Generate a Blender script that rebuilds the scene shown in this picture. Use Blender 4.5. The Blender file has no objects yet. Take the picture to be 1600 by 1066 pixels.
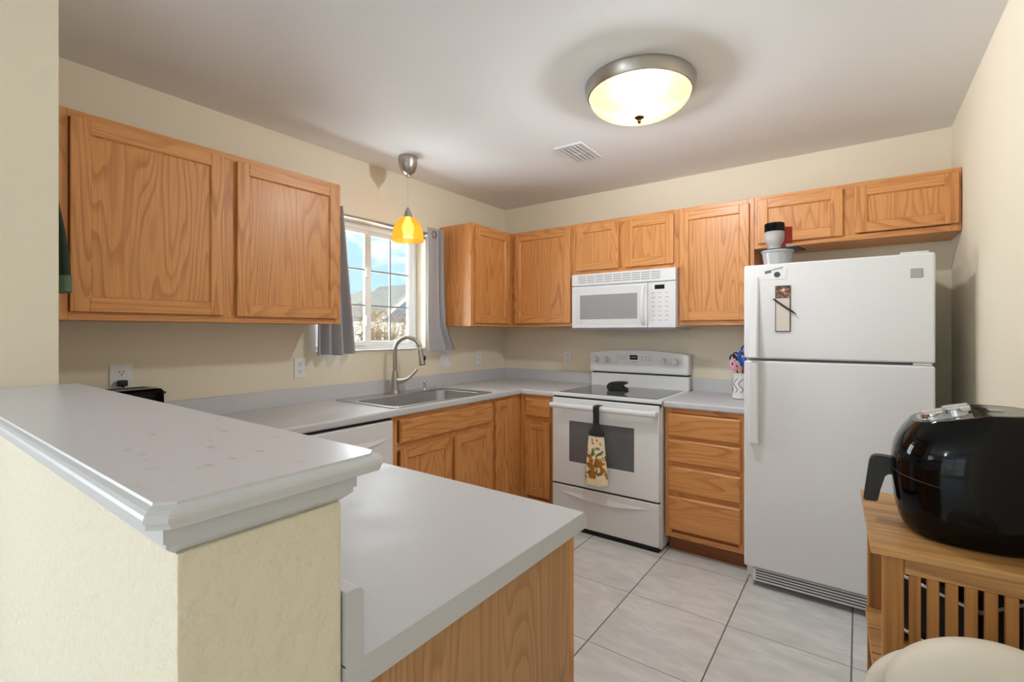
import bpy, bmesh, math, random
from mathutils import Vector, Matrix
random.seed(7)
C = bpy.context.scene.collection
S = bpy.context.scene
PI = math.pi

# ------------------------------------------------------------------ camera
cam_d = bpy.data.cameras.new('camera'); cam = bpy.data.objects.new('camera', cam_d); C.objects.link(cam)
cam_d.sensor_width = 36.0
cam_d.lens = 743.80 * 36.0 / 1600.0
cam_d.shift_x = -(812.18 - 800.0) / 1600.0
cam_d.shift_y = -(533.0 - 519.43) / 1600.0
cam_d.clip_start = 0.05; cam_d.clip_end = 300
cam.location = (2.6408, -3.4676, 1.3270)
cam.rotation_euler = (PI / 2, 0, math.radians(35.46))
S.camera = cam

# ------------------------------------------------------------------ exposure
S.view_settings.view_transform = 'Standard'
S.view_settings.look = 'None'
S.view_settings.gamma = 1.0
S.view_settings.use_curve_mapping = False
S.view_settings.exposure = 0.36

# ------------------------------------------------------------------ world: blue sky with drifting clouds
W = bpy.data.worlds.new('sky'); S.world = W; W.use_nodes = True
wn, wl = W.node_tree.nodes, W.node_tree.links
for n in list(wn): wn.remove(n)
wo = wn.new('ShaderNodeOutputWorld'); bg = wn.new('ShaderNodeBackground'); wl.new(bg.outputs[0], wo.inputs[0])
tc = wn.new('ShaderNodeTexCoord'); mp = wn.new('ShaderNodeMapping'); mp.inputs['Scale'].default_value = (3.2, 3.2, 8.0)
mp.inputs['Location'].default_value = (1.3, 0.2, 0.35)
wl.new(tc.outputs['Generated'], mp.inputs[0])
nz = wn.new('ShaderNodeTexNoise'); nz.inputs['Scale'].default_value = 1.6; nz.inputs['Detail'].default_value = 7; nz.inputs['Roughness'].default_value = 0.55
wl.new(mp.outputs[0], nz.inputs['Vector'])
cr = wn.new('ShaderNodeValToRGB'); cr.color_ramp.elements[0].position = 0.46; cr.color_ramp.elements[1].position = 0.56
wl.new(nz.outputs['Fac'], cr.inputs[0])
sx = wn.new('ShaderNodeSeparateXYZ'); wl.new(tc.outputs['Generated'], sx.inputs[0])
gr = wn.new('ShaderNodeValToRGB')
gr.color_ramp.elements[0].position = 0.0; gr.color_ramp.elements[0].color = (0.48, 0.74, 1.0, 1)
gr.color_ramp.elements[1].position = 0.55; gr.color_ramp.elements[1].color = (0.20, 0.46, 0.92, 1)
wl.new(sx.outputs['Z'], gr.inputs[0])
mx = wn.new('ShaderNodeMixRGB'); mx.inputs[2].default_value = (1.0, 1.0, 1.0, 1)
wl.new(cr.outputs[0], mx.inputs[0]); wl.new(gr.outputs[0], mx.inputs[1]); wl.new(mx.outputs[0], bg.inputs[0])
bg.inputs[1].default_value = 1.15

# ------------------------------------------------------------------ sun, kitchen window daylight, fill lamps added for the unseen adjoining room
def light(name, kind, loc, rot, energy, color=(1, 1, 1), **kw):
    d = bpy.data.lights.new(name, kind); d.energy = energy; d.color = color
    for k, v in kw.items(): setattr(d, k, v)
    o = bpy.data.objects.new(name, d); C.objects.link(o); o.location = loc; o.rotation_euler = rot
    return o
light('sun', 'SUN', (0, 0, 8), (math.radians(50), 0, math.radians(100)), 4.5, (1.0, 0.95, 0.86), angle=0.01)
light('rear_fill', 'AREA', (1.2, -8.3, 1.05), (math.radians(115), 0, 0), 16, (0.90, 0.95, 1.0), shape='RECTANGLE', size=3.0, size_y=2.1)  # added fill lamp beyond the unseen rear opening, tilted towards the ceiling
light('side_fill', 'AREA', (-1.46, -5.6, 1.45), (PI / 2, 0, -PI / 2), 40, (0.93, 0.97, 1.0), shape='RECTANGLE', size=2.2, size_y=1.3)  # second added fill lamp, at an unseen side opening behind the camera
light('dining_fill', 'POINT', (0.9, -6.3, 2.2), (0, 0, 0), 30, (0.92, 0.965, 1.0), shadow_soft_size=0.15)  # added point lamp without a fixture, brightens the rooms from out of view
light('kitchen_window_daylight', 'AREA', (-0.62, -1.42, 1.60), (PI / 2 + 0.2, 0, -PI / 2), 55, (0.88, 0.95, 1.0), shape='RECTANGLE', size=1.2, size_y=1.0)

# ------------------------------------------------------------------ materials
def srgb(r, g, b):
    f = lambda c: (c / 255 / 12.92) if c / 255 <= 0.04045 else ((c / 255 + 0.055) / 1.055) ** 2.4
    return (f(r), f(g), f(b), 1.0)

def base_mat(name, col, rough=0.5, metal=0.0, spec=0.5, coat=0.0, **kw):
    m = bpy.data.materials.new(name); m.use_nodes = True
    b = m.node_tree.nodes['Principled BSDF']
    b.inputs['Base Color'].default_value = col
    b.inputs['Roughness'].default_value = rough
    b.inputs['Metallic'].default_value = metal
    b.inputs['Specular IOR Level'].default_value = spec
    b.inputs['Coat Weight'].default_value = coat
    for k, v in kw.items(): b.inputs[k].default_value = v
    return m, m.node_tree.nodes, m.node_tree.links, b

def ocoord(n, l, scale=(1, 1, 1), rnd=False, rot=(0, 0, 0)):
    t = n.new('ShaderNodeTexCoord'); src = t.outputs['Object']
    if rnd:
        oi = n.new('ShaderNodeObjectInfo'); mu = n.new('ShaderNodeMath'); mu.operation = 'MULTIPLY'; mu.inputs[1].default_value = 37.0
        l.new(oi.outputs['Random'], mu.inputs[0])
        ad = n.new('ShaderNodeVectorMath'); ad.operation = 'ADD'; l.new(src, ad.inputs[0]); l.new(mu.outputs[0], ad.inputs[1]); src = ad.outputs[0]
    m = n.new('ShaderNodeMapping'); m.inputs['Scale'].default_value = scale; m.inputs['Rotation'].default_value = rot
    l.new(src, m.inputs[0]); return m.outputs[0]

def noise(n, l, vec, scale, detail=2, rough=0.5):
    t = n.new('ShaderNodeTexNoise'); t.inputs['Scale'].default_value = scale; t.inputs['Detail'].default_value = detail; t.inputs['Roughness'].default_value = rough
    if vec is not None: l.new(vec, t.inputs['Vector'])
    return t.outputs['Fac']

def ramp(n, l, fac, stops):
    r = n.new('ShaderNodeValToRGB'); e = r.color_ramp.elements
    while len(e) < len(stops): e.new(0.5)
    for i, (p, c) in enumerate(stops): e[i].position = p; e[i].color = c
    l.new(fac, r.inputs[0]); return r.outputs[0]

def math_n(n, l, op, a, b=None):
    m = n.new('ShaderNodeMath'); m.operation = op
    for i, v in enumerate((a, b)):
        if v is None: continue
        if isinstance(v, (int, float)): m.inputs[i].default_value = v
        else: l.new(v, m.inputs[i])
    return m.outputs[0]

def mixc(n, l, kind, fac, a, b):
    m = n.new('ShaderNodeMixRGB'); m.blend_type = kind
    for i, v in enumerate((fac, a, b)):
        if isinstance(v, (int, float, tuple)): m.inputs[i].default_value = v
        else: l.new(v, m.inputs[i])
    return m.outputs[0]

def bump(n, l, b, h, strength, dist=0.002):
    bp = n.new('ShaderNodeBump'); bp.inputs['Strength'].default_value = strength; bp.inputs['Distance'].default_value = dist
    l.new(h, bp.inputs['Height']); l.new(bp.outputs[0], b.inputs['Normal'])

def oak(name, axis, light_c, dark_c, rough=0.42, lines=19.0, k=6.5, coat=0.08, amount=0.5):
    m, n, l, b = base_mat(name, light_c, rough, coat=coat, **{'Coat Roughness': 0.25})
    long_s, k2 = 0.75, k
    sc = {'x': (long_s, k2, k2), 'y': (k2, long_s, k2), 'z': (k2, k2, long_s)}[axis]
    v = ocoord(n, l, sc, True)
    n1 = noise(n, l, v, 1.0, 2.0, 0.35)
    rings = math_n(n, l, 'FRACT', math_n(n, l, 'MULTIPLY', n1, lines))
    ringc = ramp(n, l, rings, [(0.0, (0.05, 0.05, 0.05, 1)), (0.5, (0.12, 0.12, 0.12, 1)), (0.80, (0.95, 0.95, 0.95, 1)), (0.90, (1, 1, 1, 1)), (1.0, (0.05, 0.05, 0.05, 1))])
    fs = {'x': (5, 230, 230), 'y': (230, 5, 230), 'z': (230, 230, 5)}[axis]
    f = noise(n, l, ocoord(n, l, fs, True), 1.0, 3.0, 0.6)
    fr = ramp(n, l, f, [(0.35, (0.78, 0.74, 0.70, 1)), (0.6, (1.04, 1.03, 1.02, 1))])
    bs = {'x': (0.6, 9, 9), 'y': (9, 0.6, 9), 'z': (9, 9, 0.6)}[axis]
    broad = noise(n, l, ocoord(n, l, bs, True), 1.0, 1.0)
    amt = math_n(n, l, 'MULTIPLY', ringc, math_n(n, l, 'MULTIPLY', broad, amount * 2))
    c = mixc(n, l, 'MIX', amt, light_c, dark_c)
    c = mixc(n, l, 'MULTIPLY', 0.55, c, fr)
    l.new(c, b.inputs['Base Color'])
    bump(n, l, b, f, 0.12, 0.0006)
    return m

OAKL, OAKD = srgb(219, 154, 90), srgb(172, 100, 46)
M = {}
for ax in 'xyz': M['oak_' + ax] = oak('honey_oak_grain_' + ax, ax, OAKL, OAKD)
M['oak_end'] = oak('oak_veneer_panel', 'z', srgb(192, 148, 102), srgb(152, 106, 66), rough=0.45, coat=0.0, lines=22, k=7)
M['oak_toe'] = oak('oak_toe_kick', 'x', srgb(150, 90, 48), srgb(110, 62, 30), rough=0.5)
M['acacia_x'] = oak('acacia_grain_x', 'x', srgb(206, 158, 100), srgb(150, 98, 48), rough=0.42, coat=0.0, lines=7, k=9)
M['acacia_z'] = oak('acacia_grain_z', 'z', srgb(196, 140, 78), srgb(138, 84, 34), rough=0.42, coat=0.0, lines=7, k=14)

def paint(name, col, bumpy=0.25, scale=120.0, rough=0.75, dist=0.0015):
    m, n, l, b = base_mat(name, col, rough, spec=0.3)
    h = noise(n, l, ocoord(n, l), scale, 3, 0.55)
    bump(n, l, b, h, bumpy, dist)
    return m
M['wall'] = paint('cream_wall_paint', srgb(234, 225, 204), 0.2, 140)
M['wall_texture'] = paint('cream_orange_peel_paint', srgb(233, 225, 205), 0.9, 48, dist=0.007)
M['ceiling'] = paint('white_ceiling_paint', srgb(238, 239, 241), 0.25, 110)
M['trim'] = base_mat('white_gloss_trim_paint', srgb(226, 227, 229), 0.35)[0]
M['vinyl'] = base_mat('white_window_vinyl', srgb(236, 238, 240), 0.35)[0]
M['muntin'] = base_mat('backlit_grille_bar', srgb(150, 154, 158), 0.4)[0]  # backlit shade put into the bar colour, greyer than the frame vinyl

def laminate():
    m, n, l, b = base_mat('light_grey_laminate', srgb(206, 207, 210), 0.36, spec=0.45)
    f = noise(n, l, ocoord(n, l), 600.0, 2, 0.5)
    g = noise(n, l, ocoord(n, l), 9.0, 3, 0.5)
    c = ramp(n, l, f, [(0.3, srgb(200, 201, 205)), (0.7, srgb(209, 210, 214))])
    c = mixc(n, l, 'MULTIPLY', 0.25, c, ramp(n, l, g, [(0.3, (0.9, 0.9, 0.9, 1)), (0.7, (1, 1, 1, 1))]))
    l.new(c, b.inputs['Base Color'])
    rr = ramp(n, l, g, [(0.3, (0.40, 0.40, 0.40, 1)), (0.7, (0.52, 0.52, 0.52, 1))]); l.new(rr, b.inputs['Roughness'])
    return m
M['laminate'] = laminate()

def bar_paint():
    m, n, l, b = base_mat('white_painted_bar_top', srgb(208, 210, 215), 0.32, spec=0.45)
    v = ocoord(n, l, (9, 16, 1))
    g = noise(n, l, v, 2.6, 4, 0.6)
    # scuff marks gathered towards the free end of the bar top
    t = n.new('ShaderNodeTexCoord'); vm = n.new('ShaderNodeVectorMath'); vm.operation = 'DISTANCE'; vm.inputs[1].default_value = (1.93, -3.19, 1.175)
    l.new(t.outputs['Object'], vm.inputs[0])
    near = ramp(n, l, vm.outputs['Value'], [(0.08, (1, 1, 1, 1)), (0.24, (0, 0, 0, 1))])
    sc = ramp(n, l, g, [(0.60, (0, 0, 0, 1)), (0.70, (1, 1, 1, 1))])
    fac = math_n(n, l, 'MULTIPLY', math_n(n, l, 'MULTIPLY', near, sc), 0.5)
    c = mixc(n, l, 'MIX', fac, srgb(208, 210, 215), srgb(142, 138, 136))
    l.new(c, b.inputs['Base Color'])
    return m
M['bar'] = bar_paint()

def tile():
    m, n, l, b = base_mat('grey_marble_floor_tile', srgb(208, 209, 210), 0.28, spec=0.5)
    t = n.new('ShaderNodeTexCoord'); s = n.new('ShaderNodeSeparateXYZ'); l.new(t.outputs['Object'], s.inputs[0])
    P = 0.4635
    def line(o, off, half):
        u = math_n(n, l, 'DIVIDE', math_n(n, l, 'SUBTRACT', o, off), P)
        d = math_n(n, l, 'ABSOLUTE', math_n(n, l, 'SUBTRACT', math_n(n, l, 'FRACT', math_n(n, l, 'ADD', u, 100.5)), 0.5))
        return math_n(n, l, 'LESS_THAN', math_n(n, l, 'MULTIPLY', d, P), half), math_n(n, l, 'FLOOR', math_n(n, l, 'ADD', u, 100.0))
    lx, ix = line(s.outputs['X'], 1.690, 0.0030); ly, iy = line(s.outputs['Y'], -0.705, 0.0016)
    g = math_n(n, l, 'MAXIMUM', lx, ly)
    cb = n.new('ShaderNodeCombineXYZ'); l.new(ix, cb.inputs[0]); l.new(iy, cb.inputs[1])
    wv = n.new('ShaderNodeTexWhiteNoise'); wv.noise_dimensions = '3D'; l.new(cb.outputs[0], wv.inputs['Vector'])
    ad = n.new('ShaderNodeVectorMath'); ad.operation = 'MULTIPLY_ADD'; ad.inputs[1].default_value = (20, 20, 20)
    l.new(wv.outputs['Color'], ad.inputs[0]); l.new(t.outputs['Object'], ad.inputs[2])
    mp = n.new('ShaderNodeMapping'); mp.inputs['Rotation'].default_value = (0, 0, 0.9); mp.inputs['Scale'].default_value = (2.2, 7, 1); l.new(ad.outputs[0], mp.inputs[0])
    v1 = noise(n, l, mp.outputs[0], 2.0, 6, 0.62)
    c = ramp(n, l, v1, [(0.30, srgb(208, 209, 211)), (0.5, srgb(219, 220, 221)), (0.60, srgb(230, 230, 230)), (0.66, srgb(217, 217, 218)), (0.8, srgb(212, 213, 214))])
    c = mixc(n, l, 'MIX', g, c, srgb(112, 108, 104)); l.new(c, b.inputs['Base Color'])
    l.new(ramp(n, l, g, [(0, (0.26,) * 3 + (1,)), (1, (0.8,) * 3 + (1,))]), b.inputs['Roughness'])
    return m
M['tile'] = tile()

def plain(key, name, col, rough=0.4, metal=0.0, spec=0.5, coat=0.0, **kw):
    M[key] = base_mat(name, col, rough, metal, spec, coat, **kw)[0]
plain('appliance', 'white_enamel', srgb(230, 231, 233), 0.28, coat=0.2)
plain('appliance_dim', 'white_plastic', srgb(222, 223, 225), 0.4)
plain('grey_trim', 'grey_plastic_trim', srgb(170, 172, 175), 0.45)
plain('slot', 'black_gap', srgb(14, 14, 15), 0.6)
plain('black_plastic', 'matte_black_plastic', srgb(20, 20, 21), 0.45)
plain('gloss_black', 'gloss_black_plastic', srgb(4, 4, 5), 0.06, spec=0.24)
plain('oven_glass', 'oven_window_glass', srgb(104, 104, 107), 0.14, spec=0.6)
plain('cooktop', 'ceramic_cooktop_glass', srgb(92, 93, 96), 0.08, spec=0.7)
plain('micro_glass', 'microwave_window_mesh', srgb(158, 159, 161), 0.25)
plain('display', 'black_display', srgb(8, 8, 10), 0.2)
plain('digit', 'grey_display_segment', srgb(150, 156, 158), 0.5)
plain('mark', 'pale_grey_print', srgb(176, 178, 182), 0.6)
plain('mark_dark', 'dark_grey_print', srgb(70, 72, 76), 0.6)
plain('steel', 'brushed_stainless_steel', srgb(196, 197, 200), 0.34, 1.0)
plain('nickel', 'brushed_nickel', srgb(178, 174, 168), 0.3, 1.0)
plain('chrome', 'bright_chrome', srgb(222, 223, 226), 0.1, 1.0)
plain('bronze', 'antique_bronze', srgb(92, 74, 44), 0.4, 1.0)
plain('outlet', 'white_outlet_plastic', srgb(236, 236, 236), 0.35)
plain('hole', 'outlet_slot', srgb(45, 42, 40), 0.7)
plain('cord', 'white_pendant_cord', srgb(205, 204, 200), 0.5)
plain('red', 'red_packaging', srgb(176, 34, 24), 0.45)
plain('white_print', 'white_print', srgb(225, 215, 205), 0.5)
plain('ceramic', 'white_ceramic', srgb(232, 230, 226), 0.25, coat=0.3)
plain('relief', 'grey_glaze_relief', srgb(130, 128, 126), 0.4)
plain('blue', 'blue_plastic', srgb(30, 82, 176), 0.35)
plain('pink', 'pink_plastic', srgb(232, 168, 186), 0.4)
plain('woodspoon', 'pale_beech', srgb(205, 160, 112), 0.55)
plain('silicone', 'black_silicone', srgb(24, 24, 25), 0.55)
plain('green_dark', 'dark_green_quilted_cloth', srgb(32, 50, 36), 0.9)
plain('green_lt', 'sage_green_cloth_print', srgb(88, 112, 88), 0.9)
plain('paper', 'cream_paper', srgb(222, 212, 204), 0.8)
plain('cream', 'cream_upholstery', srgb(226, 219, 202), 0.5)
plain('cream_pipe', 'cream_piping', srgb(214, 206, 188), 0.5)
plain('bulb_glass', 'warm_bulb', srgb(255, 230, 180), 0.4, **{'Emission Color': (1.0, 0.85, 0.55, 1), 'Emission Strength': 11.0})
plain('shingle', 'grey_roof_shingle', srgb(158, 155, 140), 0.9)
plain('blue_siding', 'slate_blue_siding', srgb(92, 112, 134), 0.8)
plain('white_siding', 'white_siding', srgb(228, 226, 218), 0.7)
plain('tan_siding', 'tan_siding', srgb(196, 184, 164), 0.8)
plain('grass', 'dry_lawn', srgb(150, 140, 104), 0.95)
plain('twig', 'dry_tan_twigs', srgb(172, 144, 104), 0.9)

def curtain_mat():
    m, n, l, b = base_mat('grey_woven_curtain', srgb(175, 175, 180), 0.85, spec=0.2, **{'Sheen Weight': 0.3})
    f = noise(n, l, ocoord(n, l, (1, 400, 1500)), 1.0, 2)
    l.new(ramp(n, l, f, [(0.3, srgb(160, 160, 166)), (0.7, srgb(186, 186, 191))]), b.inputs['Base Color'])
    return m
M['curtain'] = curtain_mat()

def glass_mat(name, tint=(0.97, 0.985, 0.98, 1), gloss=0.06):
    m = bpy.data.materials.new(name); m.use_nodes = True; n, l = m.node_tree.nodes, m.node_tree.links
    n.remove(n['Principled BSDF']); out = n['Material Output']
    t = n.new('ShaderNodeBsdfTransparent'); t.inputs[0].default_value = tint
    g = n.new('ShaderNodeBsdfGlossy'); g.inputs['Roughness'].default_value = 0.02
    x = n.new('ShaderNodeMixShader'); x.inputs[0].default_value = gloss
    l.new(t.outputs[0], x.inputs[1]); l.new(g.outputs[0], x.inputs[2]); l.new(x.outputs[0], out.inputs[0])
    return m
M['glass'] = glass_mat('window_glass')

def lamp_glass(name, col, emit_col, emit, transl=0.75, clear=0.0, blur=0.0):
    m = bpy.data.materials.new(name); m.use_nodes = True; n, l = m.node_tree.nodes, m.node_tree.links
    n.remove(n['Principled BSDF']); out = n['Material Output']
    t = n.new('ShaderNodeBsdfTranslucent'); t.inputs[0].default_value = col
    d = n.new('ShaderNodeBsdfPrincipled'); d.inputs['Base Color'].default_value = col; d.inputs['Roughness'].default_value = 0.2
    x = n.new('ShaderNodeMixShader'); x.inputs[0].default_value = transl
    l.new(d.outputs[0], x.inputs[1]); l.new(t.outputs[0], x.inputs[2])
    e = n.new('ShaderNodeEmission'); e.inputs[0].default_value = emit_col; e.inputs[1].default_value = emit
    a = n.new('ShaderNodeAddShader'); l.new(x.outputs[0], a.inputs[0]); l.new(e.outputs[0], a.inputs[1]); sh = a.outputs[0]
    if clear:
        tr = n.new('ShaderNodeBsdfTransparent')
        if blur:
            tr = n.new('ShaderNodeBsdfRefraction'); tr.inputs['Color'].default_value = (1.0, 0.80, 0.38, 1); tr.inputs['Roughness'].default_value = blur; tr.inputs['IOR'].default_value = 1.12
        y = n.new('ShaderNodeMixShader'); y.inputs[0].default_value = clear
        l.new(sh, y.inputs[1]); l.new(tr.outputs[0], y.inputs[2]); sh = y.outputs[0]
    l.new(sh, out.inputs[0])
    return m
M['dome_glass'] = lamp_glass('frosted_dome_glass', (0.026, 0.019, 0.006, 1), (1.0, 0.74, 0.30, 1), 0.95, clear=0.26)
M['amber_glass'] = lamp_glass('amber_shade_glass', (0.30, 0.15, 0.025, 1), (1.0, 0.50, 0.06, 1), 0.50, clear=0.42, blur=0.45)

def plastic_clear(name, col, a=0.55):
    m, n, l, b = base_mat(name, col, 0.2, coat=0.2)
    b.inputs['Alpha'].default_value = a
    return m
M['clear_plastic'] = plastic_clear('cloudy_clear_plastic', srgb(205, 208, 212), 0.62)

# ------------------------------------------------------------------ mesh helpers
class MB:
    def __init__(s): s.bm = bmesh.new()
    def _add(s, b, mat, T=None):
        for f in b.faces: f.material_index = mat
        if T is not None: bmesh.ops.transform(b, matrix=T, verts=b.verts)
        bmesh.ops.recalc_face_normals(b, faces=b.faces)
        me = bpy.data.meshes.new('t'); b.to_mesh(me); b.free(); s.bm.from_mesh(me); bpy.data.meshes.remove(me)
        return s
    def box(s, x0, x1, y0, y1, z0, z1, bev=0.0, seg=2, mat=0, T=None):
        b = bmesh.new()
        v = [b.verts.new((x, y, z)) for x in (x0, x1) for y in (y0, y1) for z in (z0, z1)]
        for f in ((0, 1, 3, 2), (4, 6, 7, 5), (0, 4, 5, 1), (2, 3, 7, 6), (0, 2, 6, 4), (1, 5, 7, 3)): b.faces.new([v[i] for i in f])
        if bev > 0: bmesh.ops.bevel(b, geom=b.edges[:], offset=bev, segments=seg, affect='EDGES', profile=0.5)
        return s._add(b, mat, T)
    def lathe(s, prof, c=(0, 0, 0), seg=32, mat=0, T=None):
        b = bmesh.new(); rings = []
        for r, z in prof:
            if r < 1e-6: rings.append([b.verts.new((c[0], c[1], c[2] + z))])
            else: rings.append([b.verts.new((c[0] + r * math.cos(2 * PI * i / seg), c[1] + r * math.sin(2 * PI * i / seg), c[2] + z)) for i in range(seg)])
        for a, d in zip(rings, rings[1:]):
            for i in range(seg):
                j = (i + 1) % seg
                if len(a) == 1 and len(d) == 1: continue
                if len(a) == 1: b.faces.new((a[0], d[i], d[j]))
                elif len(d) == 1: b.faces.new((a[i], a[j], d[0]))
                else: b.faces.new((a[i], a[j], d[j], d[i]))
        return s._add(b, mat, T)
    def tube(s, pts, r, seg=12, mat=0, T=None, caps=True, flat=1.0):
        b = bmesh.new(); pts = [Vector(p) for p in pts]; n = len(pts)
        rs = r if isinstance(r, (list, tuple)) else [r] * n
        up = None; rings = []
        for i, p in enumerate(pts):
            t = (pts[min(i + 1, n - 1)] - pts[max(i - 1, 0)]).normalized()
            if up is None:
                up = Vector((0, 0, 1)) if abs(t.z) < 0.9 else Vector((1, 0, 0))
            u = (up - t * up.dot(t)).normalized(); w = t.cross(u); up = u
            rings.append([b.verts.new(p + (u * math.cos(2 * PI * k / seg) * flat + w * math.sin(2 * PI * k / seg)) * rs[i]) for k in range(seg)])
        for a, d in zip(rings, rings[1:]):
            for k in range(seg): b.faces.new((a[k], a[(k + 1) % seg], d[(k + 1) % seg], d[k]))
        if caps: b.faces.new(rings[0][::-1]); b.faces.new(rings[-1])
        return s._add(b, mat, T)
    def prism(s, poly, d0, d1, plane='xz', bev=0.0, mat=0, T=None, seg=2):
        b = bmesh.new()
        def P(p, d): return {'xz': (p[0], d, p[1]), 'xy': (p[0], p[1], d), 'yz': (d, p[0], p[1])}[plane]
        lo = [b.verts.new(P(p, d0)) for p in poly]; hi = [b.verts.new(P(p, d1)) for p in poly]; n = len(poly)
        b.faces.new(lo[::-1]); b.faces.new(hi)
        for i in range(n): b.faces.new((lo[i], lo[(i + 1) % n], hi[(i + 1) % n], hi[i]))
        if bev > 0: bmesh.ops.bevel(b, geom=b.edges[:], offset=bev, segments=seg, affect='EDGES')
        return s._add(b, mat, T)
    def loops(s, loops, mat=0, close_first=False, close_last=False, cyclic=True, T=None):
        b = bmesh.new(); R = [[b.verts.new(p) for p in L] for L in loops]
        n = len(R[0])
        for a, d in zip(R, R[1:]):
            for i in range(n if cyclic else n - 1): b.faces.new((a[i], a[(i + 1) % n], d[(i + 1) % n], d[i]))
        if close_first: b.faces.new(R[0][::-1])
        if close_last: b.faces.new(R[-1])
        return s._add(b, mat, T)
    def ell(s, c, r, mat=0, T=None, seg=20, rings=12):
        prof = [(math.sin(PI * i / rings), -math.cos(PI * i / rings)) for i in range(rings + 1)]
        TT = Matrix.Translation(c) @ Matrix.Diagonal((r[0], r[1], r[2], 1))
        if T is not None: TT = T @ TT
        prof[0] = (0, -1); prof[-1] = (0, 1)
        return s.lathe(prof, (0, 0, 0), seg, mat, TT)
    def build(s, name, mats, parent=None, smooth=35):
        me = bpy.data.meshes.new(name); s.bm.to_mesh(me); s.bm.free()
        for k in (mats if isinstance(mats, (list, tuple)) else [mats]): me.materials.append(M[k])
        if smooth:
            for p in me.polygons: p.use_smooth = True
            me.set_sharp_from_angle(angle=math.radians(smooth))
        o = bpy.data.objects.new(name, me); C.objects.link(o)
        if smooth:
            w = o.modifiers.new('weighted_normals', 'WEIGHTED_NORMAL'); w.mode = 'FACE_AREA'; w.keep_sharp = True
        if parent: o.parent = parent
        return o

def tag(o, label=None, cat=None, group=None, kind=None):
    if label: o['label'] = label
    if cat: o['category'] = cat
    if group: o['group'] = group
    if kind: o['kind'] = kind
    return o
def thing(name, label, cat, loc=(0, 0, 0), rz=0.0, group=None):
    o = bpy.data.objects.new(name, None); C.objects.link(o); o.empty_display_size = 0.1
    o.location = loc; o.rotation_euler = (0, 0, rz); return tag(o, label, cat, group)
def struct(mb, name, mats, parent=None, smooth=35):
    o = mb.build(name, mats, parent, smooth); o['kind'] = 'structure'; return o
def rrect(x0, x1, y0, y1, r, z, n=6):
    out = []
    for cx, cy, a0 in ((x1 - r, y1 - r, 0), (x0 + r, y1 - r, 90), (x0 + r, y0 + r, 180), (x1 - r, y0 + r, 270)):
        for i in range(n + 1):
            a = math.radians(a0 + 90 * i / n); out.append((cx + r * math.cos(a), cy + r * math.sin(a), z))
    return out

# ------------------------------------------------------------------ room shell
RX, CZ = 3.051, 2.444
struct(MB().box(-1.4, 3.25, -7.75, 0.2, -0.12, 0.0), 'floor', 'tile')
struct(MB().box(-1.4, 3.25, -7.75, 0.2, CZ, CZ + 0.15), 'ceiling', 'ceiling')
struct(MB().box(-0.16, 3.25, 0.0, 0.16, 0, CZ), 'wall_back', 'wall')
struct(MB().box(RX, 3.21, -7.7, 0.0, 0, CZ), 'wall_right', 'wall')
WY0, WY1, WZ0, WZ1 = -1.86, -0.978, 1.206, 2.062
wl_ = MB().box(-0.16, 0, -3.113, WY0, 0, CZ).box(-0.16, 0, WY1, 0, 0, CZ).box(-0.16, 0, WY0, WY1, 0, WZ0).box(-0.16, 0, WY0, WY1, WZ1, CZ)
struct(wl_, 'wall_left', 'wall')
# divider: low wall under the bar plus the full-height stub it dies into
struct(MB().box(0.74, 2.121, -3.291, -3.116, 0, 1.119, 0.004), 'wall_divider', 'wall_texture')
struct(MB().box(-1.24, 0.74, -3.60, -3.116, 0, CZ, 0.004), 'wall_stub', 'wall')
struct(MB().box(-1.36, -1.24, -7.7, -6.7, 0, CZ).box(-1.36, -1.24, -4.5, -3.1, 0, CZ).box(-1.36, -1.24, -6.7, -4.5, 0, 0.8).box(-1.36, -1.24, -6.7, -4.5, 2.1, CZ), 'wall_dining', 'wall')
struct(MB().box(-1.4, -0.3, -7.7, -7.54, 0, CZ).box(2.7, 3.2, -7.7, -7.54, 0, CZ).box(-0.3, 2.7, -7.7, -7.54, 2.2, CZ).box(-0.3, 2.7, -7.7, -7.54, 0, 0.12), 'wall_rear', 'wall')
def framed_window(name, T, w, h, cols, rows, fr=0.05, bar=0.016):
    f = MB().box(0, w, -0.03, 0.03, 0, fr, T=T).box(0, w, -0.03, 0.03, h - fr, h, T=T).box(0, fr, -0.03, 0.03, fr, h - fr, T=T).box(w - fr, w, -0.03, 0.03, fr, h - fr, T=T)
    for i in range(1, cols): f.box(w * i / cols - bar, w * i / cols + bar, -0.02, 0.02, fr, h - fr, T=T)
    for j in range(1, rows): f.box(fr, w - fr, -0.018, 0.018, h * j / rows - bar / 2, h * j / rows + bar / 2, T=T)
    return struct(f, name, 'vinyl')
framed_window('window_2', Matrix.Translation((-0.3, -7.6, 0.12)), 3.0, 2.08, 3, 1, 0.06, 0.04)
framed_window('window_3', Matrix.Translation((-1.3, -6.7, 0.8)) @ Matrix.Rotation(PI / 2, 4, 'Z'), 2.2, 1.3, 4, 2)

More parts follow.
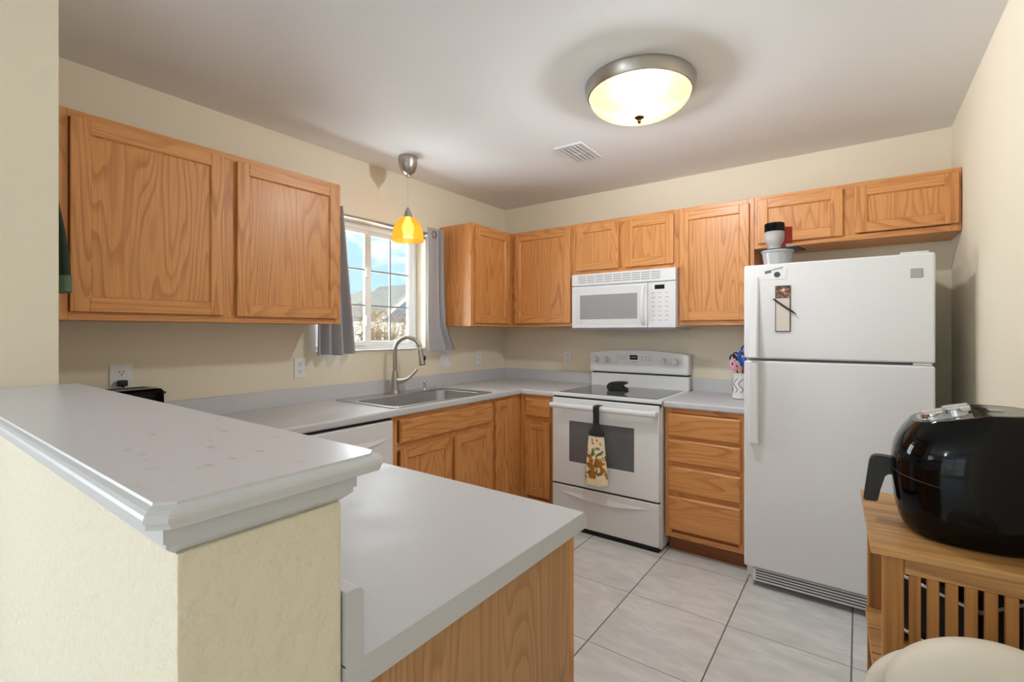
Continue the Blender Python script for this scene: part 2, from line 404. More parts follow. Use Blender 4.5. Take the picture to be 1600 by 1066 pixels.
# kitchen window: vinyl slider set back in its drywall reveal
w1 = bpy.data.objects.new('window_1', None); C.objects.link(w1); w1['kind'] = 'structure'
XF = -0.095
def wbox(mb, y0, y1, z0, z1, xa=-0.035, xb=0.0, bev=0.003, mat=0): return mb.box(XF + xa, XF + xb, y0, y1, z0, z1, bev, 1, mat)
f = MB()
wbox(f, WY0, WY1, WZ0, WZ0 + 0.032); wbox(f, WY0, WY1, WZ1 - 0.042, WZ1); wbox(f, WY0, WY0 + 0.04, WZ0 + 0.0318, WZ1 - 0.0418, -0.0348, -0.0004); wbox(f, WY1 - 0.045, WY1, WZ0 + 0.0318, WZ1 - 0.0418, -0.0348, -0.0004)
struct(f, 'window_frame', 'vinyl', w1)
def sash(y0, y1, xa, xb, name):
    z0, z1 = WZ0 + 0.032, WZ1 - 0.042; t = 0.03
    s = MB(); wbox(s, y0, y1, z0, z0 + t, xa, xb); wbox(s, y0, y1, z1 - t, z1, xa, xb); wbox(s, y0, y0 + t, z0 + t - 0.001, z1 - t + 0.001, xa + 0.0003, xb - 0.0003); wbox(s, y1 - t, y1, z0 + t - 0.001, z1 - t + 0.001, xa + 0.0003, xb - 0.0003)
    so = struct(s, name, 'vinyl', w1)
    g0, g1, h0, h1 = y0 + t, y1 - t, z0 + t, z1 - t
    xm = (xa + xb) / 2
    b = MB(); ym = (g0 + g1) / 2
    wbox(b, ym - 0.006, ym + 0.006, h0, h1, xm + 0.002, xm + 0.0078, 0)
    for j in (1, 2):
        z = h0 + (h1 - h0) * j / 3; wbox(b, g0, g1, z - 0.006, z + 0.006, xm + 0.002, xm + 0.0085, 0)
    struct(b, 'grille_bars', 'muntin', so)
    p = MB(); wbox(p, g0, g1, h0, h1, xm - 0.003, xm + 0.001, 0); struct(p, 'pane', 'glass', so)
sash(-1.417, WY1 - 0.046, -0.03, -0.004, 'fixed_sash')
sash(WY0 + 0.041, -1.425, -0.006, 0.018, 'sliding_sash')
l_ = MB(); wbox(l_, -1.452, -1.428, 1.70, 1.77, 0.018, 0.03, 0.004); wbox(l_, -1.452, -1.428, 1.37, 1.44, 0.018, 0.03, 0.004)
struct(l_, 'sash_latch', 'vinyl', w1)
struct(MB().box(-0.094, 0.012, WY0 + 0.001, WY1 - 0.001, WZ0, WZ0 + 0.006, 0.002), 'window_sill', 'trim', w1)

# ------------------------------------------------------------------ painted bar cap on the divider
bar = thing('bar_top', 'long white painted bar ledge with moulded edge capping the cream divider wall', 'bar counter', (0, 0, 0))
X0b, X1b, Y0b, Y1b, ZT = 0.742, 2.152, -3.322, -3.066, 1.175
def bar_loop(ins, z, ch):
    x1, y0, y1 = X1b - ins, Y0b + ins, Y1b - ins
    return [(X0b, y0, z), (x1 - ch, y0, z), (x1, y0 + ch, z), (x1, y1 - ch, z), (x1 - ch, y1, z), (X0b, y1, z)]
prof = [(0.003, 1.1535), (0.0025, 1.1540), (0.0025, 1.1600), (0.0, 1.1605), (0.0, 1.1640), (0.0015, 1.1672), (0.0045, 1.1700), (0.0085, 1.1718), (0.0095, 1.1722), (0.0105, 1.1750)]
L = [bar_loop(i, z, 0.014) for i, z in prof]
MB().loops(L, close_first=True, close_last=True).build('ledge_board', 'bar', bar, 0)
md = [(0.0, 1.1534), (0.0, 1.134), (-0.003, 1.133), (-0.003, 1.128), (-0.007, 1.124), (-0.0125, 1.119)]
def md_loop(d, z):
    o = 0.015 + d
    return [(X0b, -3.289 - o, z), (2.113 + o, -3.289 - o, z), (2.113 + o, -3.115 + o, z), (X0b, -3.115 + o, z)]
MB().loops([md_loop(d, z) for d, z in md], close_first=True, close_last=True).build('apron_moulding', 'bar', bar, 0)

# ------------------------------------------------------------------ cabinets
def door_mesh(x0, x1, z0, z1, st=0.054):
    y0, y1 = -0.0195, -0.0008
    m = MB()
    m.box(x0, x0 + st, y0, y1, z0, z1, 0.004, 2, 0); m.box(x1 - st, x1, y0, y1, z0, z1, 0.004, 2, 0)
    m.box(x0 + st - 0.001, x1 - st + 0.001, y0, y1, z1 - st, z1, 0.004, 2, 1); m.box(x0 + st - 0.001, x1 - st + 0.001, y0, y1, z0, z0 + st, 0.004, 2, 1)
    # sticking: sloped bead round the panel opening
    a, b, c, d = x0 + st - 0.002, x1 - st + 0.002, z0 + st - 0.002, z1 - st + 0.002; e = 0.007
    o = [(a, y0 + 0.003, c), (b, y0 + 0.003, c), (b, y0 + 0.003, d), (a, y0 + 0.003, d)]
    i = [(a + e, y0 + 0.010, c + e), (b - e, y0 + 0.010, c + e), (b - e, y0 + 0.010, d - e), (a + e, y0 + 0.010, d - e)]
    m.loops([o, i], 0)
    p = MB().box(x0 + st - 0.004, x1 - st + 0.004, y0 + 0.0098, y1 - 0.002, z0 + st - 0.004, z1 - st + 0.004, 0, 1, 0)
    return m, p
def drawer_mesh(x0, x1, z0, z1):
    y0, y1 = -0.0195, -0.0008; c = 0.009
    def R(i, y): return [(x0 + i, y, z0 + i), (x1 - i, y, z0 + i), (x1 - i, y, z1 - i), (x0 + i, y, z1 - i)]
    return MB().loops([R(0, y1), R(0, y0 + 0.009), R(0.003, y0 + 0.005), R(c, y0)], 0, True, True)
def cabinet(name, label, loc, rz, w, d, z0, z1, fronts, mids=(), rails=(), toe=False, stiles=(0.04, 0.04), cat='cabinet', group=None, top=0.03, bot=0.03, hollow=False):
    t = thing(name, label, cat, (loc[0], loc[1], 0), rz, group)
    zb = z0 + (0.10 if toe else 0)
    if hollow:
        MB().box(0.0005, 0.018, 0.0192, d, zb, z1).box(w - 0.018, w - 0.0005, 0.0192, d, zb, z1).box(0.018, w - 0.018, d - 0.008, d, zb, z1).box(0.018, w - 0.018, 0.0192, d - 0.008, zb, zb + 0.016).box(0.018, w - 0.018, 0.0192, 0.021, zb, z1 - 0.03).build('carcass', 'oak_z', t)
    else:
        MB().box(0.0005, w - 0.0005, 0.0192, d, zb, z1, 0.001, 1).build('carcass', 'oak_z', t)
    ff = MB().box(0, stiles[0], 0, 0.019, zb, z1, 0.0012, 1, 0).box(w - stiles[1], w, 0, 0.019, zb, z1, 0.0012, 1, 0)
    ff.box(stiles[0], w - stiles[1], 0.0002, 0.0188, z1 - top, z1, 0.001, 1, 1).box(stiles[0], w - stiles[1], 0.0002, 0.0188, zb, zb + bot, 0.001, 1, 1)
    for a, b in mids: ff.box(a, b, 0.0001, 0.0187, zb + bot, z1 - top, 0.0008, 1, 0)
    for a, b in rails: ff.box(stiles[0], w - stiles[1], 0.0003, 0.0186, a, b, 0.0008, 1, 1)
    ff.build('face_frame', ['oak_z', 'oak_x'], t)
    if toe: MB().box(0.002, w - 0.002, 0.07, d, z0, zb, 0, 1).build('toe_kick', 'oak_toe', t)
    for k, x0, x1, a, b in fronts:
        if k == 'door':
            m, p = door_mesh(x0, x1, a, b); dd = m.build('door', ['oak_z', 'oak_x'], t); p.build('door_panel', 'oak_z', dd)
        else: drawer_mesh(x0, x1, a, b).build('drawer', 'oak_x', t)
    return t
H = PI / 2
UZ0, UZ1 = 1.372, 2.134
UG = 'oak upper cabinets round the kitchen'
cabinet('upper_cabinet', 'large two-door honey oak upper cabinet at left, between stub wall and window', (0.326, -3.056), H, 1.143, 0.325, UZ0, UZ1,
        [('door', 0.043, 0.551, 1.402, 2.108), ('door', 0.604, 1.123, 1.400, 2.106)], mids=[(0.53, 0.62)], group=UG)
cabinet('upper_cabinet', 'narrow one-door oak upper cabinet on window wall, right of the grey curtain', (0.326, -0.835), H, 0.507, 0.325, UZ0, UZ1,
        [('door', 0.036, 0.455, 1.396, 2.108)], stiles=(0.05, 0.06), group=UG)
cabinet('upper_cabinet', 'one-door oak upper cabinet in the corner, left of the microwave', (0.002, -0.326), 0, 0.917, 0.325, UZ0, UZ1,
        [('door', 0.357, 0.879, 1.398, 2.111)], stiles=(0.37, 0.05), group=UG)
cabinet('upper_cabinet', 'short two-door oak cabinet directly above the white microwave', (0.920, -0.326), 0, 0.762, 0.325, 1.750, UZ1,
        [('door', 0.008, 0.346, 1.780, 2.111), ('door', 0.394, 0.732, 1.780, 2.106)], mids=[(0.33, 0.41)], group=UG)
cabinet('upper_cabinet', 'tall one-door oak upper cabinet between microwave and refrigerator', (1.683, -0.326), 0, 0.446, 0.325, UZ0, UZ1,
        [('door', 0.010, 0.421, 1.402, 2.104)], group=UG)
cabinet('upper_cabinet', 'short wide two-door oak cabinet above the refrigerator, against the right wall', (2.130, -0.326), 0, 0.919, 0.325, 1.826, UZ1,
        [('door', 0.020, 0.440, 1.853, 2.112), ('door', 0.493, 0.909, 1.860, 2.109)], mids=[(0.42, 0.51)], group=UG)
BG = 'oak base cabinets'
BZ = 0.876
cabinet('base_cabinet', 'oak sink base cabinet with false drawer front over two doors, beside dishwasher', (0.610, -1.798), H, 0.864, 0.606, 0, BZ,
        [('drawer', 0.050, 0.832, 0.722, 0.851), ('door', 0.050, 0.443, 0.150, 0.692), ('door', 0.475, 0.830, 0.150, 0.690)], mids=[(0.42, 0.50)], rails=[(0.68, 0.73)], toe=True, group=BG, top=0.028, hollow=True)
cabinet('base_cabinet', 'oak blind corner base cabinet with one very narrow full-height door', (0.610, -0.933), H, 0.931, 0.606, 0, BZ,
        [('door', 0.012, 0.193, 0.150, 0.856)], mids=[(0.17, 0.34)], toe=True, group=BG, top=0.028)
cabinet('base_cabinet', 'narrow oak base cabinet, one drawer over one door, left of the stove', (0.6125, -0.610), 0, 0.3045, 0.608, 0, BZ,
        [('drawer', 0.052, 0.262, 0.722, 0.850), ('door', 0.052, 0.262, 0.150, 0.690)], stiles=(0.06, 0.05), rails=[(0.68, 0.73)], toe=True, group=BG, top=0.028)
cabinet('base_cabinet', 'oak base cabinet with a stack of four drawers between stove and refrigerator', (1.687, -0.610), 0, 0.448, 0.608, 0, BZ,
        [('drawer', 0.018, 0.424, 0.706, 0.843), ('drawer', 0.018, 0.424, 0.553, 0.688), ('drawer', 0.018, 0.424, 0.378, 0.526), ('drawer', 0.018, 0.424, 0.150, 0.350)],
        rails=[(0.68, 0.71), (0.52, 0.56), (0.345, 0.383)], toe=True, group=BG, top=0.03)
pen = cabinet('base_cabinet', 'oak peninsula base cabinet with plain grained end panel in the foreground', (2.108, -2.505), PI, 1.43, 0.605, 0, BZ,
        [('door', 0.05, 0.49, 0.150, 0.690), ('door', 0.51, 0.95, 0.150, 0.690), ('door', 0.97, 1.37, 0.150, 0.690), ('drawer', 0.05, 0.49, 0.722, 0.85), ('drawer', 0.51, 0.95, 0.722, 0.85), ('drawer', 0.97, 1.37, 0.722, 0.85)],
        mids=[(0.48, 0.52), (0.94, 0.98)], rails=[(0.68, 0.73)], toe=True, group=BG)
MB().box(-0.004, 0.0, 0.030, 0.604, 0.0, BZ, 0.001, 1).build('end_panel', 'oak_end', pen)

# ------------------------------------------------------------------ countertops
def cells(xs, ys, inside, z0, z1, front=None, bev=0.012):
    b = bmesh.new(); V = {}
    def v(i, j, k):
        if (i, j, k) not in V: V[(i, j, k)] = b.verts.new((xs[i], ys[j], (z0, z1)[k]))
        return V[(i, j, k)]
    def ins(i, j): return 0 <= i < len(xs) - 1 and 0 <= j < len(ys) - 1 and inside((xs[i] + xs[i + 1]) / 2, (ys[j] + ys[j + 1]) / 2)
    for i in range(len(xs) - 1):
        for j in range(len(ys) - 1):
            if not ins(i, j): continue
            b.faces.new((v(i, j, 1), v(i + 1, j, 1), v(i + 1, j + 1, 1), v(i, j + 1, 1))); b.faces.new((v(i, j, 0), v(i, j + 1, 0), v(i + 1, j + 1, 0), v(i + 1, j, 0)))
            if not ins(i - 1, j): b.faces.new((v(i, j, 0), v(i, j, 1), v(i, j + 1, 1), v(i, j + 1, 0)))
            if not ins(i + 1, j): b.faces.new((v(i + 1, j, 0), v(i + 1, j + 1, 0), v(i + 1, j + 1, 1), v(i + 1, j, 1)))
            if not ins(i, j - 1): b.faces.new((v(i, j, 0), v(i + 1, j, 0), v(i + 1, j, 1), v(i, j, 1)))
            if not ins(i, j + 1): b.faces.new((v(i, j + 1, 0), v(i, j + 1, 1), v(i + 1, j + 1, 1), v(i + 1, j + 1, 0)))
    bmesh.ops.recalc_face_normals(b, faces=b.faces)
    if front:
        es = [e for e in b.edges if e.is_valid and len(e.link_faces) == 2 and abs(e.calc_face_angle(0)) > 1.0 and
              abs(e.verts[0].co.z - e.verts[1].co.z) < 1e-6 and front((e.verts[0].co + e.verts[1].co) / 2)]
        bmesh.ops.bevel(b, geom=es, offset=bev, segments=6, affect='EDGES', profile=0.5)
    m = MB(); m._add(b, 0); return m
CT, CB, FX = 0.914, 0.876, 0.636
SX0, SX1, SY0, SY1 = 0.075, 0.585, -1.755, -0.945      # sink cut-out
PE = 2.1255
ct = thing('countertop', 'light grey laminate worktop running along window wall and peninsula with upstand', 'countertop', (0, 0, 0))
def in_ct(x, y):
    if SX0 < x < SX1 and SY0 < y < SY1: return False
    return x < FX or y > -FX or y < -2.482
def front_ct(c):
    if abs(c.x - FX) < 1e-4 and -2.482 < c.y < -FX: return True
    if abs(c.y + FX) < 1e-4 and c.x > FX: return True
    return abs(c.y + 2.482) < 1e-4 and c.x > FX
cells([0.002, SX0, SX1, FX, 0.9185, 0.919] if False else [0.002, SX0, SX1, FX, 0.9185, PE], [-3.1145, -2.482, SY0, SY1, -FX, -0.002],
      lambda x, y: in_ct(x, y) and not (x > 0.9185 and y > -2.482), CB, CT, front_ct, 0.011).build('worktop', 'laminate', ct, 40)
sp = MB().box(0.002, 0.021, -3.09, -0.003, CT - 0.001, 1.004, 0.004, 2).box(0.021, 0.917, -0.021, -0.002, CT - 0.001, 1.004, 0.004, 2)
sp.build('upstand', 'laminate', ct)
def splash_prof():
    y0, y1, zt, r = -3.1145, -3.089, 1.006, 0.011
    pts = [(y0, CT - 0.002), (y1, CT - 0.002)]
    for i in range(7):
        a = math.radians(90 * i / 6); pts.append((y1 - r + r * math.cos(a), zt - r + r * math.sin(a)))
    pts.append((y0, zt)); return pts
MB().prism(splash_prof(), 0.023, PE, 'yz').build('upstand', 'laminate', ct)
MB().prism([(-3.089, CB), (-2.482, CB), (-2.482, CT - 0.011), (-2.4865, CT - 0.003), (-2.493, CT), (-3.089, CT)], PE + 0.0002, PE + 0.002, 'yz').prism([(-3.1145, CB), (-3.089, CB)] + splash_prof()[2:], PE + 0.0002, PE + 0.002, 'yz').build('end_cap', 'laminate', ct)
ct2 = thing('countertop', 'short light grey laminate worktop over the four drawers, between stove and refrigerator', 'countertop', (0, 0, 0))
cells([1.6835, 2.141], [-FX, -0.002], lambda x, y: True, CB, CT, lambda c: abs(c.y + FX) < 1e-4, 0.011).build('worktop', 'laminate', ct2, 40)
MB().box(1.685, 2.141, -0.021, -0.002, CT - 0.001, 1.004, 0.004, 2).build('upstand', 'laminate', ct2)

# ------------------------------------------------------------------ sink, tap, soap pump
sk = thing('kitchen_sink', 'single-bowl stainless steel drop-in sink in grey worktop under window', 'sink', (0, 0, CT))
lo = []
for x0, x1, y0, y1, r, z in ((0.052, 0.612, -1.775, -0.925, 0.03, 0.0005), (0.054, 0.610, -1.773, -0.927, 0.03, 0.006), (0.062, 0.602, -1.765, -0.935, 0.03, 0.007),
                             (0.160, 0.580, -1.735, -0.965, 0.07, 0.004), (0.168, 0.572, -1.727, -0.973, 0.07, -0.004), (0.178, 0.562, -1.715, -0.985, 0.07, -0.16), (0.20, 0.54, -1.69, -1.01, 0.06, -0.185), (0.34, 0.40, -1.38, -1.32, 0.02, -0.19)):
    lo.append(rrect(x0, x1, y0, y1, r, z, 6))
MB().loops(lo, close_last=True).build('basin', 'steel', sk, 40)
MB().lathe([(0, 0.004), (0.035, 0.004), (0.043, 0.001), (0.043, 0.0)], (0.37, -1.35, -0.189), 24).build('drain', 'chrome', sk)
fc = thing('kitchen_faucet', 'brushed nickel pull-down faucet with gooseneck and single lever', 'faucet', (0.105, -1.352, CT + 0.0045))
MB().lathe([(0, 0.0), (0.034, 0.0), (0.034, 0.006), (0.03, 0.012), (0.027, 0.03), (0.0255, 0.06), (0.021, 0.11), (0.0175, 0.145), (0.015, 0.15)], (0, 0, 0), 24).build('faucet_body', 'nickel', fc)
ang = math.radians(38)
def ar(s, z): return (s * math.cos(ang), s * math.sin(ang), z)
pts = [ar(0, 0.145), ar(0, 0.22), ar(0, 0.28)]
R_ = 0.085
for i in range(1, 13):
    a = PI * i / 12 * 0.93; pts.append(ar(R_ - R_ * math.cos(a), 0.285 + R_ * 1.05 * math.sin(a)))
MB().tube(pts, 0.0135, 14).build('gooseneck', 'nickel', fc)
e = pts[-1]
q = [ar(0.166, 0.290), ar(0.172, 0.262), ar(0.179, 0.215), ar(0.182, 0.192)]
sh = MB().tube(q, [0.014, 0.017, 0.0205, 0.0215], 16).build('spray_head', 'nickel', fc)
MB().tube([ar(0.182, 0.1925), ar(0.183, 0.187)], 0.0185, 16).build('nozzle', 'black_plastic', sh)
MB().ell((0, 0, 0), (0.006, 0.011, 0.018), T=Matrix.Translation(ar(0.2, 0.235)) @ Matrix.Rotation(ang, 4, 'Z')).build('spray_button', 'black_plastic', sh)
la = math.radians(62)
lv = [(0.0, 0.0, 0.085), (0.045 * math.cos(la), 0.045 * math.sin(la), 0.085), (0.085 * math.cos(la), 0.085 * math.sin(la), 0.095), (0.125 * math.cos(la), 0.125 * math.sin(la), 0.125), (0.15 * math.cos(la), 0.15 * math.sin(la), 0.155)]
MB().tube(lv, [0.021, 0.021, 0.013, 0.009, 0.008], 14).build('lever', 'nickel', fc)
sd = thing('soap_dispenser', 'small chrome soap pump on the sink rim, right of the faucet', 'soap dispenser', (0.118, -1.095, CT + 0.0045))
MB().lathe([(0, 0), (0.018, 0), (0.018, 0.004), (0.011, 0.008), (0.010, 0.035), (0.013, 0.037), (0.013, 0.058), (0.008, 0.062), (0, 0.062)], (0, 0, 0), 20).build('pump_body', 'chrome', sd)
MB().tube([(0, 0, 0.05), (0.03, -0.022, 0.052), (0.045, -0.033, 0.047)], 0.0055, 10).build('spout', 'chrome', sd)

# ------------------------------------------------------------------ dishwasher
dw = thing('dishwasher', 'white dishwasher under the grey worktop, left of the sink cabinet', 'dishwasher', (0.634, -2.402, 0), H)
MB().box(0.003, 0.598, 0.03, 0.60, 0.02, 0.872).build('tub', 'black_plastic', dw)
MB().box(0.003, 0.598, 0.0, 0.03, 0.10, 0.861, 0.006, 3).build('door', 'appliance', dw)
MB().box(0.01, 0.59, 0.06, 0.09, 0.0, 0.10).build('toe_panel', 'appliance_dim', dw)
def lens(x0, x1, zt, sag, n=14):
    up = [(x0 + (x1 - x0) * i / n, zt) for i in range(n + 1)]
    dn = [(x1 - (x1 - x0) * i / n, zt - sag * math.sin(PI * i / n)) for i in range(1, n)]
    return up + dn
def scoop(mb, x0, x1, zt, sag, dep, y, n=16):
    # a shallow pull: hollow above, lip below, standing proud of the panel
    top, mid, low = [], [], []
    for i in range(n + 1):
        t = i / n; x = x0 + (x1 - x0) * t; s = math.sin(PI * t) ** 0.8
        top.append((x, y - 0.0004, zt)); mid.append((x, y - dep * s - 0.0006, zt - sag * s * 0.75)); low.append((x, y - 0.0004, zt - sag * s - 0.0005))
    return mb.loops([top, mid, low], cyclic=False)
scoop(MB(), 0.02, 0.578, 0.775, 0.045, 0.014, 0.0).build('pull_lip', 'appliance', dw)

# ------------------------------------------------------------------ range
st = thing('stove', 'white freestanding electric range with glass cooktop between oak base cabinets', 'stove', (0.921, 0, 0))
SW = 0.760
MB().box(0.004, SW - 0.004, -0.645, -0.02, 0.02, 0.894, 0.003, 1).build('body', 'appliance', st)
MB().box(0.0, SW, -0.662, -0.06, 0.895, 0.917, 0.005, 3).build('cooktop_frame', 'appliance', st)
MB().box(0.030, SW - 0.040, -0.625, -0.115, 0.9165, 0.9195, 0.001, 1).build('cooktop_glass', 'cooktop', st)
bgm = MB().box(0.004, SW - 0.004, -0.085, -0.02, 0.917, 1.013, 0.003, 1)
bgm.build('riser', 'appliance', st)
MB().box(0.012, SW - 0.012, -0.080, -0.02, 1.013, 1.026).build('vent_slot', 'slot', st)
cp = [(-0.014, 1.026)] + [(SW + 0.004, 1.026)]
n_ = 20
arc = [(SW + 0.004 - (SW + 0.018) * i / n_, 1.168 + 0.026 * math.sin(PI * i / n_)) for i in range(n_ + 1)]
cpo = MB().prism([(0.0, 1.026), (SW - 0.004, 1.026)] + [(min(max(x, -0.002), SW - 0.002), z) for x, z in arc], -0.100, -0.02, 'xz', 0.006, seg=3).build('control_panel', 'appliance', st)
def knob(x, z, p):
    T = Matrix.Translation((x, -0.100, z)) @ Matrix.Rotation(PI / 2, 4, 'X')
    k = MB().lathe([(0.026, 0), (0.026, 0.003), (0.021, 0.006), (0.019, 0.028), (0.016, 0.031), (0, 0.031)], (0, 0, 0), 24, 0, T)
    k.box(-0.004, 0.004, -0.021, 0.021, 0.026, 0.036, 0.002, 1, 0, T)
    return k.build('knob', 'appliance_dim', p)
for x in (0.050, 0.136, 0.584, 0.670): knob(x, 1.119, st)
dp = MB().box(0.329, 0.388, -0.1012, -0.099, 1.124, 1.158).build('display', 'display', cpo)
dg = MB()
for i in range(4): dg.box(0.338 + i * 0.011, 0.345 + i * 0.011, -0.1018, -0.1011, 1.136, 1.147)
dg.build('display_digits', 'digit', dp)
for i in range(3):
    for z in (1.125, 1.145):
        MB().box(0.245 + i * 0.022, 0.258 + i * 0.022, -0.1006, -0.0995, z, z + 0.004).build('key_print', 'mark', cpo); MB().box(0.415 + i * 0.028, 0.428 + i * 0.028, -0.1006, -0.0995, z - 0.004, z + 0.002).build('key_print', 'mark', cpo)
MB().box(0.33, 0.385, -0.1006, -0.0995, 1.105, 1.110).build('name_print', 'mark', cpo)
for x in (0.225, 0.49): MB().box(x, x + 0.0016, -0.1006, -0.0995, 1.09, 1.165).build('panel_line', 'mark', cpo)
MB().box(0.006, SW - 0.006, -0.658, -0.644, 0.872, 0.895).build('door_gap', 'slot', st)
od = MB().box(0.004, SW - 0.010, -0.672, -0.647, 0.306, 0.884, 0.006, 3).build('oven_door', 'appliance', st)
MB().box(0.136, 0.593, -0.6728, -0.6705, 0.463, 0.735, 0.0008, 1).build('oven_window', 'oven_glass', od)
hp = [(0.012 + (SW - 0.028) * i / 12, -0.712 - 0.008 * math.sin(PI * i / 12), 0.838) for i in range(13)]
hd = MB().tube(hp, 0.0145, 14, flat=1.25)
for x in (0.024, SW - 0.028): hd.box(x - 0.014, x + 0.014, -0.712, -0.668, 0.826, 0.852, 0.005, 2)
hd.build('oven_handle', 'appliance', od)
MB().box(0.006, SW - 0.012, -0.655, -0.645, 0.294, 0.306).build('drawer_gap', 'slot', st)
wd = MB().box(0.004, SW - 0.010, -0.672, -0.647, 0.035, 0.294, 0.006, 3).build('warming_drawer', 'appliance', st)
scoop(MB(), 0.07, SW - 0.075, 0.256, 0.040, 0.016, -0.672).build('drawer_pull', 'appliance', wd)
MB().box(0.02, SW - 0.02, -0.655, -0.05, 0.0, 0.034).build('plinth', 'slot', st)

# ------------------------------------------------------------------ over-the-range microwave
mw = thing('microwave', 'white over-the-range microwave mounted under short oak cabinet above stove', 'microwave', (0.9205, 0, 0))
MW = 0.7605
MB().box(0.002, MW - 0.002, -0.372, -0.003, 1.362, 1.7475, 0.003, 1).build('body', 'appliance', mw)
MB().box(0.03, MW - 0.02, -0.36, -0.01, 1.344, 1.362, 0.004, 1).build('base_plate', 'grey_trim', mw)
gp = MB().box(0, MW, -0.392, -0.372, 1.664, 1.7475, 0.004, 2).build('vent_panel', 'appliance', mw)
gs = MB()
for k in range(9):
    for j in range(4): gs.box(0.055 + k * 0.068, 0.055 + k * 0.068 + 0.060, -0.3928, -0.3900, 1.682 + j * 0.0145, 1.689 + j * 0.0145)
gs.build('vent_slots', 'grey_trim', gp)
mdo = MB().box(0, 0.572, -0.392, -0.372, 1.358, 1.660, 0.005, 2).build('door', 'appliance', mw)
MB().box(0.03, 0.53, -0.3932, -0.391, 1.385, 1.640, 0.001, 1).build('door_border', 'appliance_dim', mdo)
MB().box(0.068, 0.503, -0.3942, -0.392, 1.420, 1.594, 0.001, 1).build('door_window', 'micro_glass', mdo)
hh = []
for i in range(11):
    t = i / 10; hh.append((0.548, -0.394 - 0.034 * math.sin(PI * t) ** 0.6, 1.378 + 0.262 * t))
MB().tube(hh, [0.008] + [0.012] * 9 + [0.008], 12).build('door_handle', 'appliance', mdo)
MB().box(0.075, 0.082, -0.3948, -0.393, 1.392, 1.402).build('emblem', 'mark', mdo); MB().box(0.45, 0.50, -0.3948, -0.393, 1.398, 1.400).build('name_print', 'mark', mdo)
mc = MB().box(0.575, MW, -0.392, -0.372, 1.358, 1.660, 0.005, 2).build('control_panel', 'appliance', mw)
MB().box(0.623, 0.688, -0.3935, -0.391, 1.612, 1.640).build('display', 'display', mc)
for r in range(7):
    for c in range(3): MB().box(0.603 + c * 0.045, 0.619 + c * 0.045 + (0.006 if r % 2 else 0), -0.3926, -0.391, 1.585 - r * 0.030, 1.590 - r * 0.030).build('key_print', 'mark', mc)

# ------------------------------------------------------------------ refrigerator
fr = thing('refrigerator', 'white top-freezer refrigerator standing between four-drawer cabinet and right wall', 'refrigerator', (2.149, 0, 0))
FW = 0.762
MB().box(0.004, FW - 0.004, -0.685, -0.03, 0.03, 1.662, 0.004, 1).build('body', 'appliance', fr)
fd = MB().box(0, FW, -0.750, -0.690, 1.192, 1.676, 0.010, 3).build('freezer_door', 'appliance', fr)
ld = MB().box(0, FW, -0.750, -0.690, 0.106, 1.180, 0.010, 3).build('fridge_door', 'appliance', fr)
MB().box(0.01, FW - 0.01, -0.69, -0.684, 0.106, 1.66).build('door_seal', 'grey_trim', fr)
gl = MB().box(0.04, FW - 0.02, -0.738, -0.686, 0.034, 0.100, 0.004, 1).build('toe_grille', 'appliance', fr)
ss = MB()
for k in range(4): ss.box(0.055, FW - 0.03, -0.7392, -0.735, 0.046 + k * 0.014, 0.052 + k * 0.014)
ss.build('grille_slots', 'mark_dark', gl)
for x, y in ((0.03, -0.70), (FW - 0.03, -0.70), (0.03, -0.08), (FW - 0.03, -0.08)):
    MB().lathe([(0, 0), (0.016, 0), (0.016, 0.03), (0.012, 0.034), (0, 0.034)], (x, y, 0), 12).build('levelling_foot', 'appliance_dim', fr)
MB().box(FW - 0.12, FW - 0.02, -0.735, -0.64, 1.676, 1.686, 0.004, 2).build('top_hinge', 'appliance', fr)
MB().box(FW - 0.075, FW - 0.012, -0.745, -0.69, 1.1805, 1.1915, 0.003, 1).build('middle_hinge', 'appliance_dim', fr)
def wedge(z0, z1, d0, d1, xa, xb):
    lo_ = []
    for i in range(9):
        t = i / 8; z = z0 + (z1 - z0) * t; d = d0 + (d1 - d0) * t; y = -0.7502
        w = 0.006
        lo_.append([(xa, y, z), (xa, y - d + w, z), (xa + w, y - d, z), (xb - w, y - d, z), (xb, y - d + w, z), (xb, y, z)])
    return MB().loops(lo_, close_first=True, close_last=True)
wedge(1.200, 1.612, 0.056, 0.007, 0.030, 0.072).build('freezer_handle', 'appliance', fd)
wedge(0.760, 1.172, 0.040, 0.056, 0.030, 0.074).build('fridge_handle', 'appliance', ld)
MB().box(0.678, 0.720, -0.7525, -0.749, 1.568, 1.608, 0.003, 2).build('badge', 'grey_trim', fd)

# things on the refrigerator door
FY = -0.7505
npd = thing('magnet_notepad', 'slim magnetic list pad with brown picture header, on freezer door', 'notepad', (2.296, FY, 1.33))
MB().box(0, 0.068, -0.006, 0, 0, 0.232, 0.001, 1).build('backing', 'bronze', npd)
M['pad_picture'] = None
def picture():
    m, n, l, b = base_mat('brown_picture_print', srgb(96, 74, 62), 0.6)
    f = noise(n, l, ocoord(n, l, (40, 1, 60)), 1.0, 4, 0.6)
    l.new(ramp(n, l, f, [(0.35, srgb(52, 56, 60)), (0.48, srgb(104, 72, 58)), (0.58, srgb(150, 112, 78)), (0.66, srgb(222, 206, 184))]), b.inputs['Base Color']); return m
M['pad_picture'] = picture()
MB().box(0.002, 0.066, -0.0068, -0.0055, 0.170, 0.230).build('picture_header', 'pad_picture', npd)
MB().box(0.004, 0.064, -0.0078, -0.0055, 0.004, 0.168, 0.0005, 1).build('paper', 'paper', npd)
pn = MB().tube([(2.288, FY - 0.0125, 1.496), (2.335, FY - 0.0135, 1.458), (2.372, FY - 0.0135, 1.430), (2.391, FY - 0.0125, 1.414)], [0.0035, 0.0045, 0.0045, 0.0012], 10)
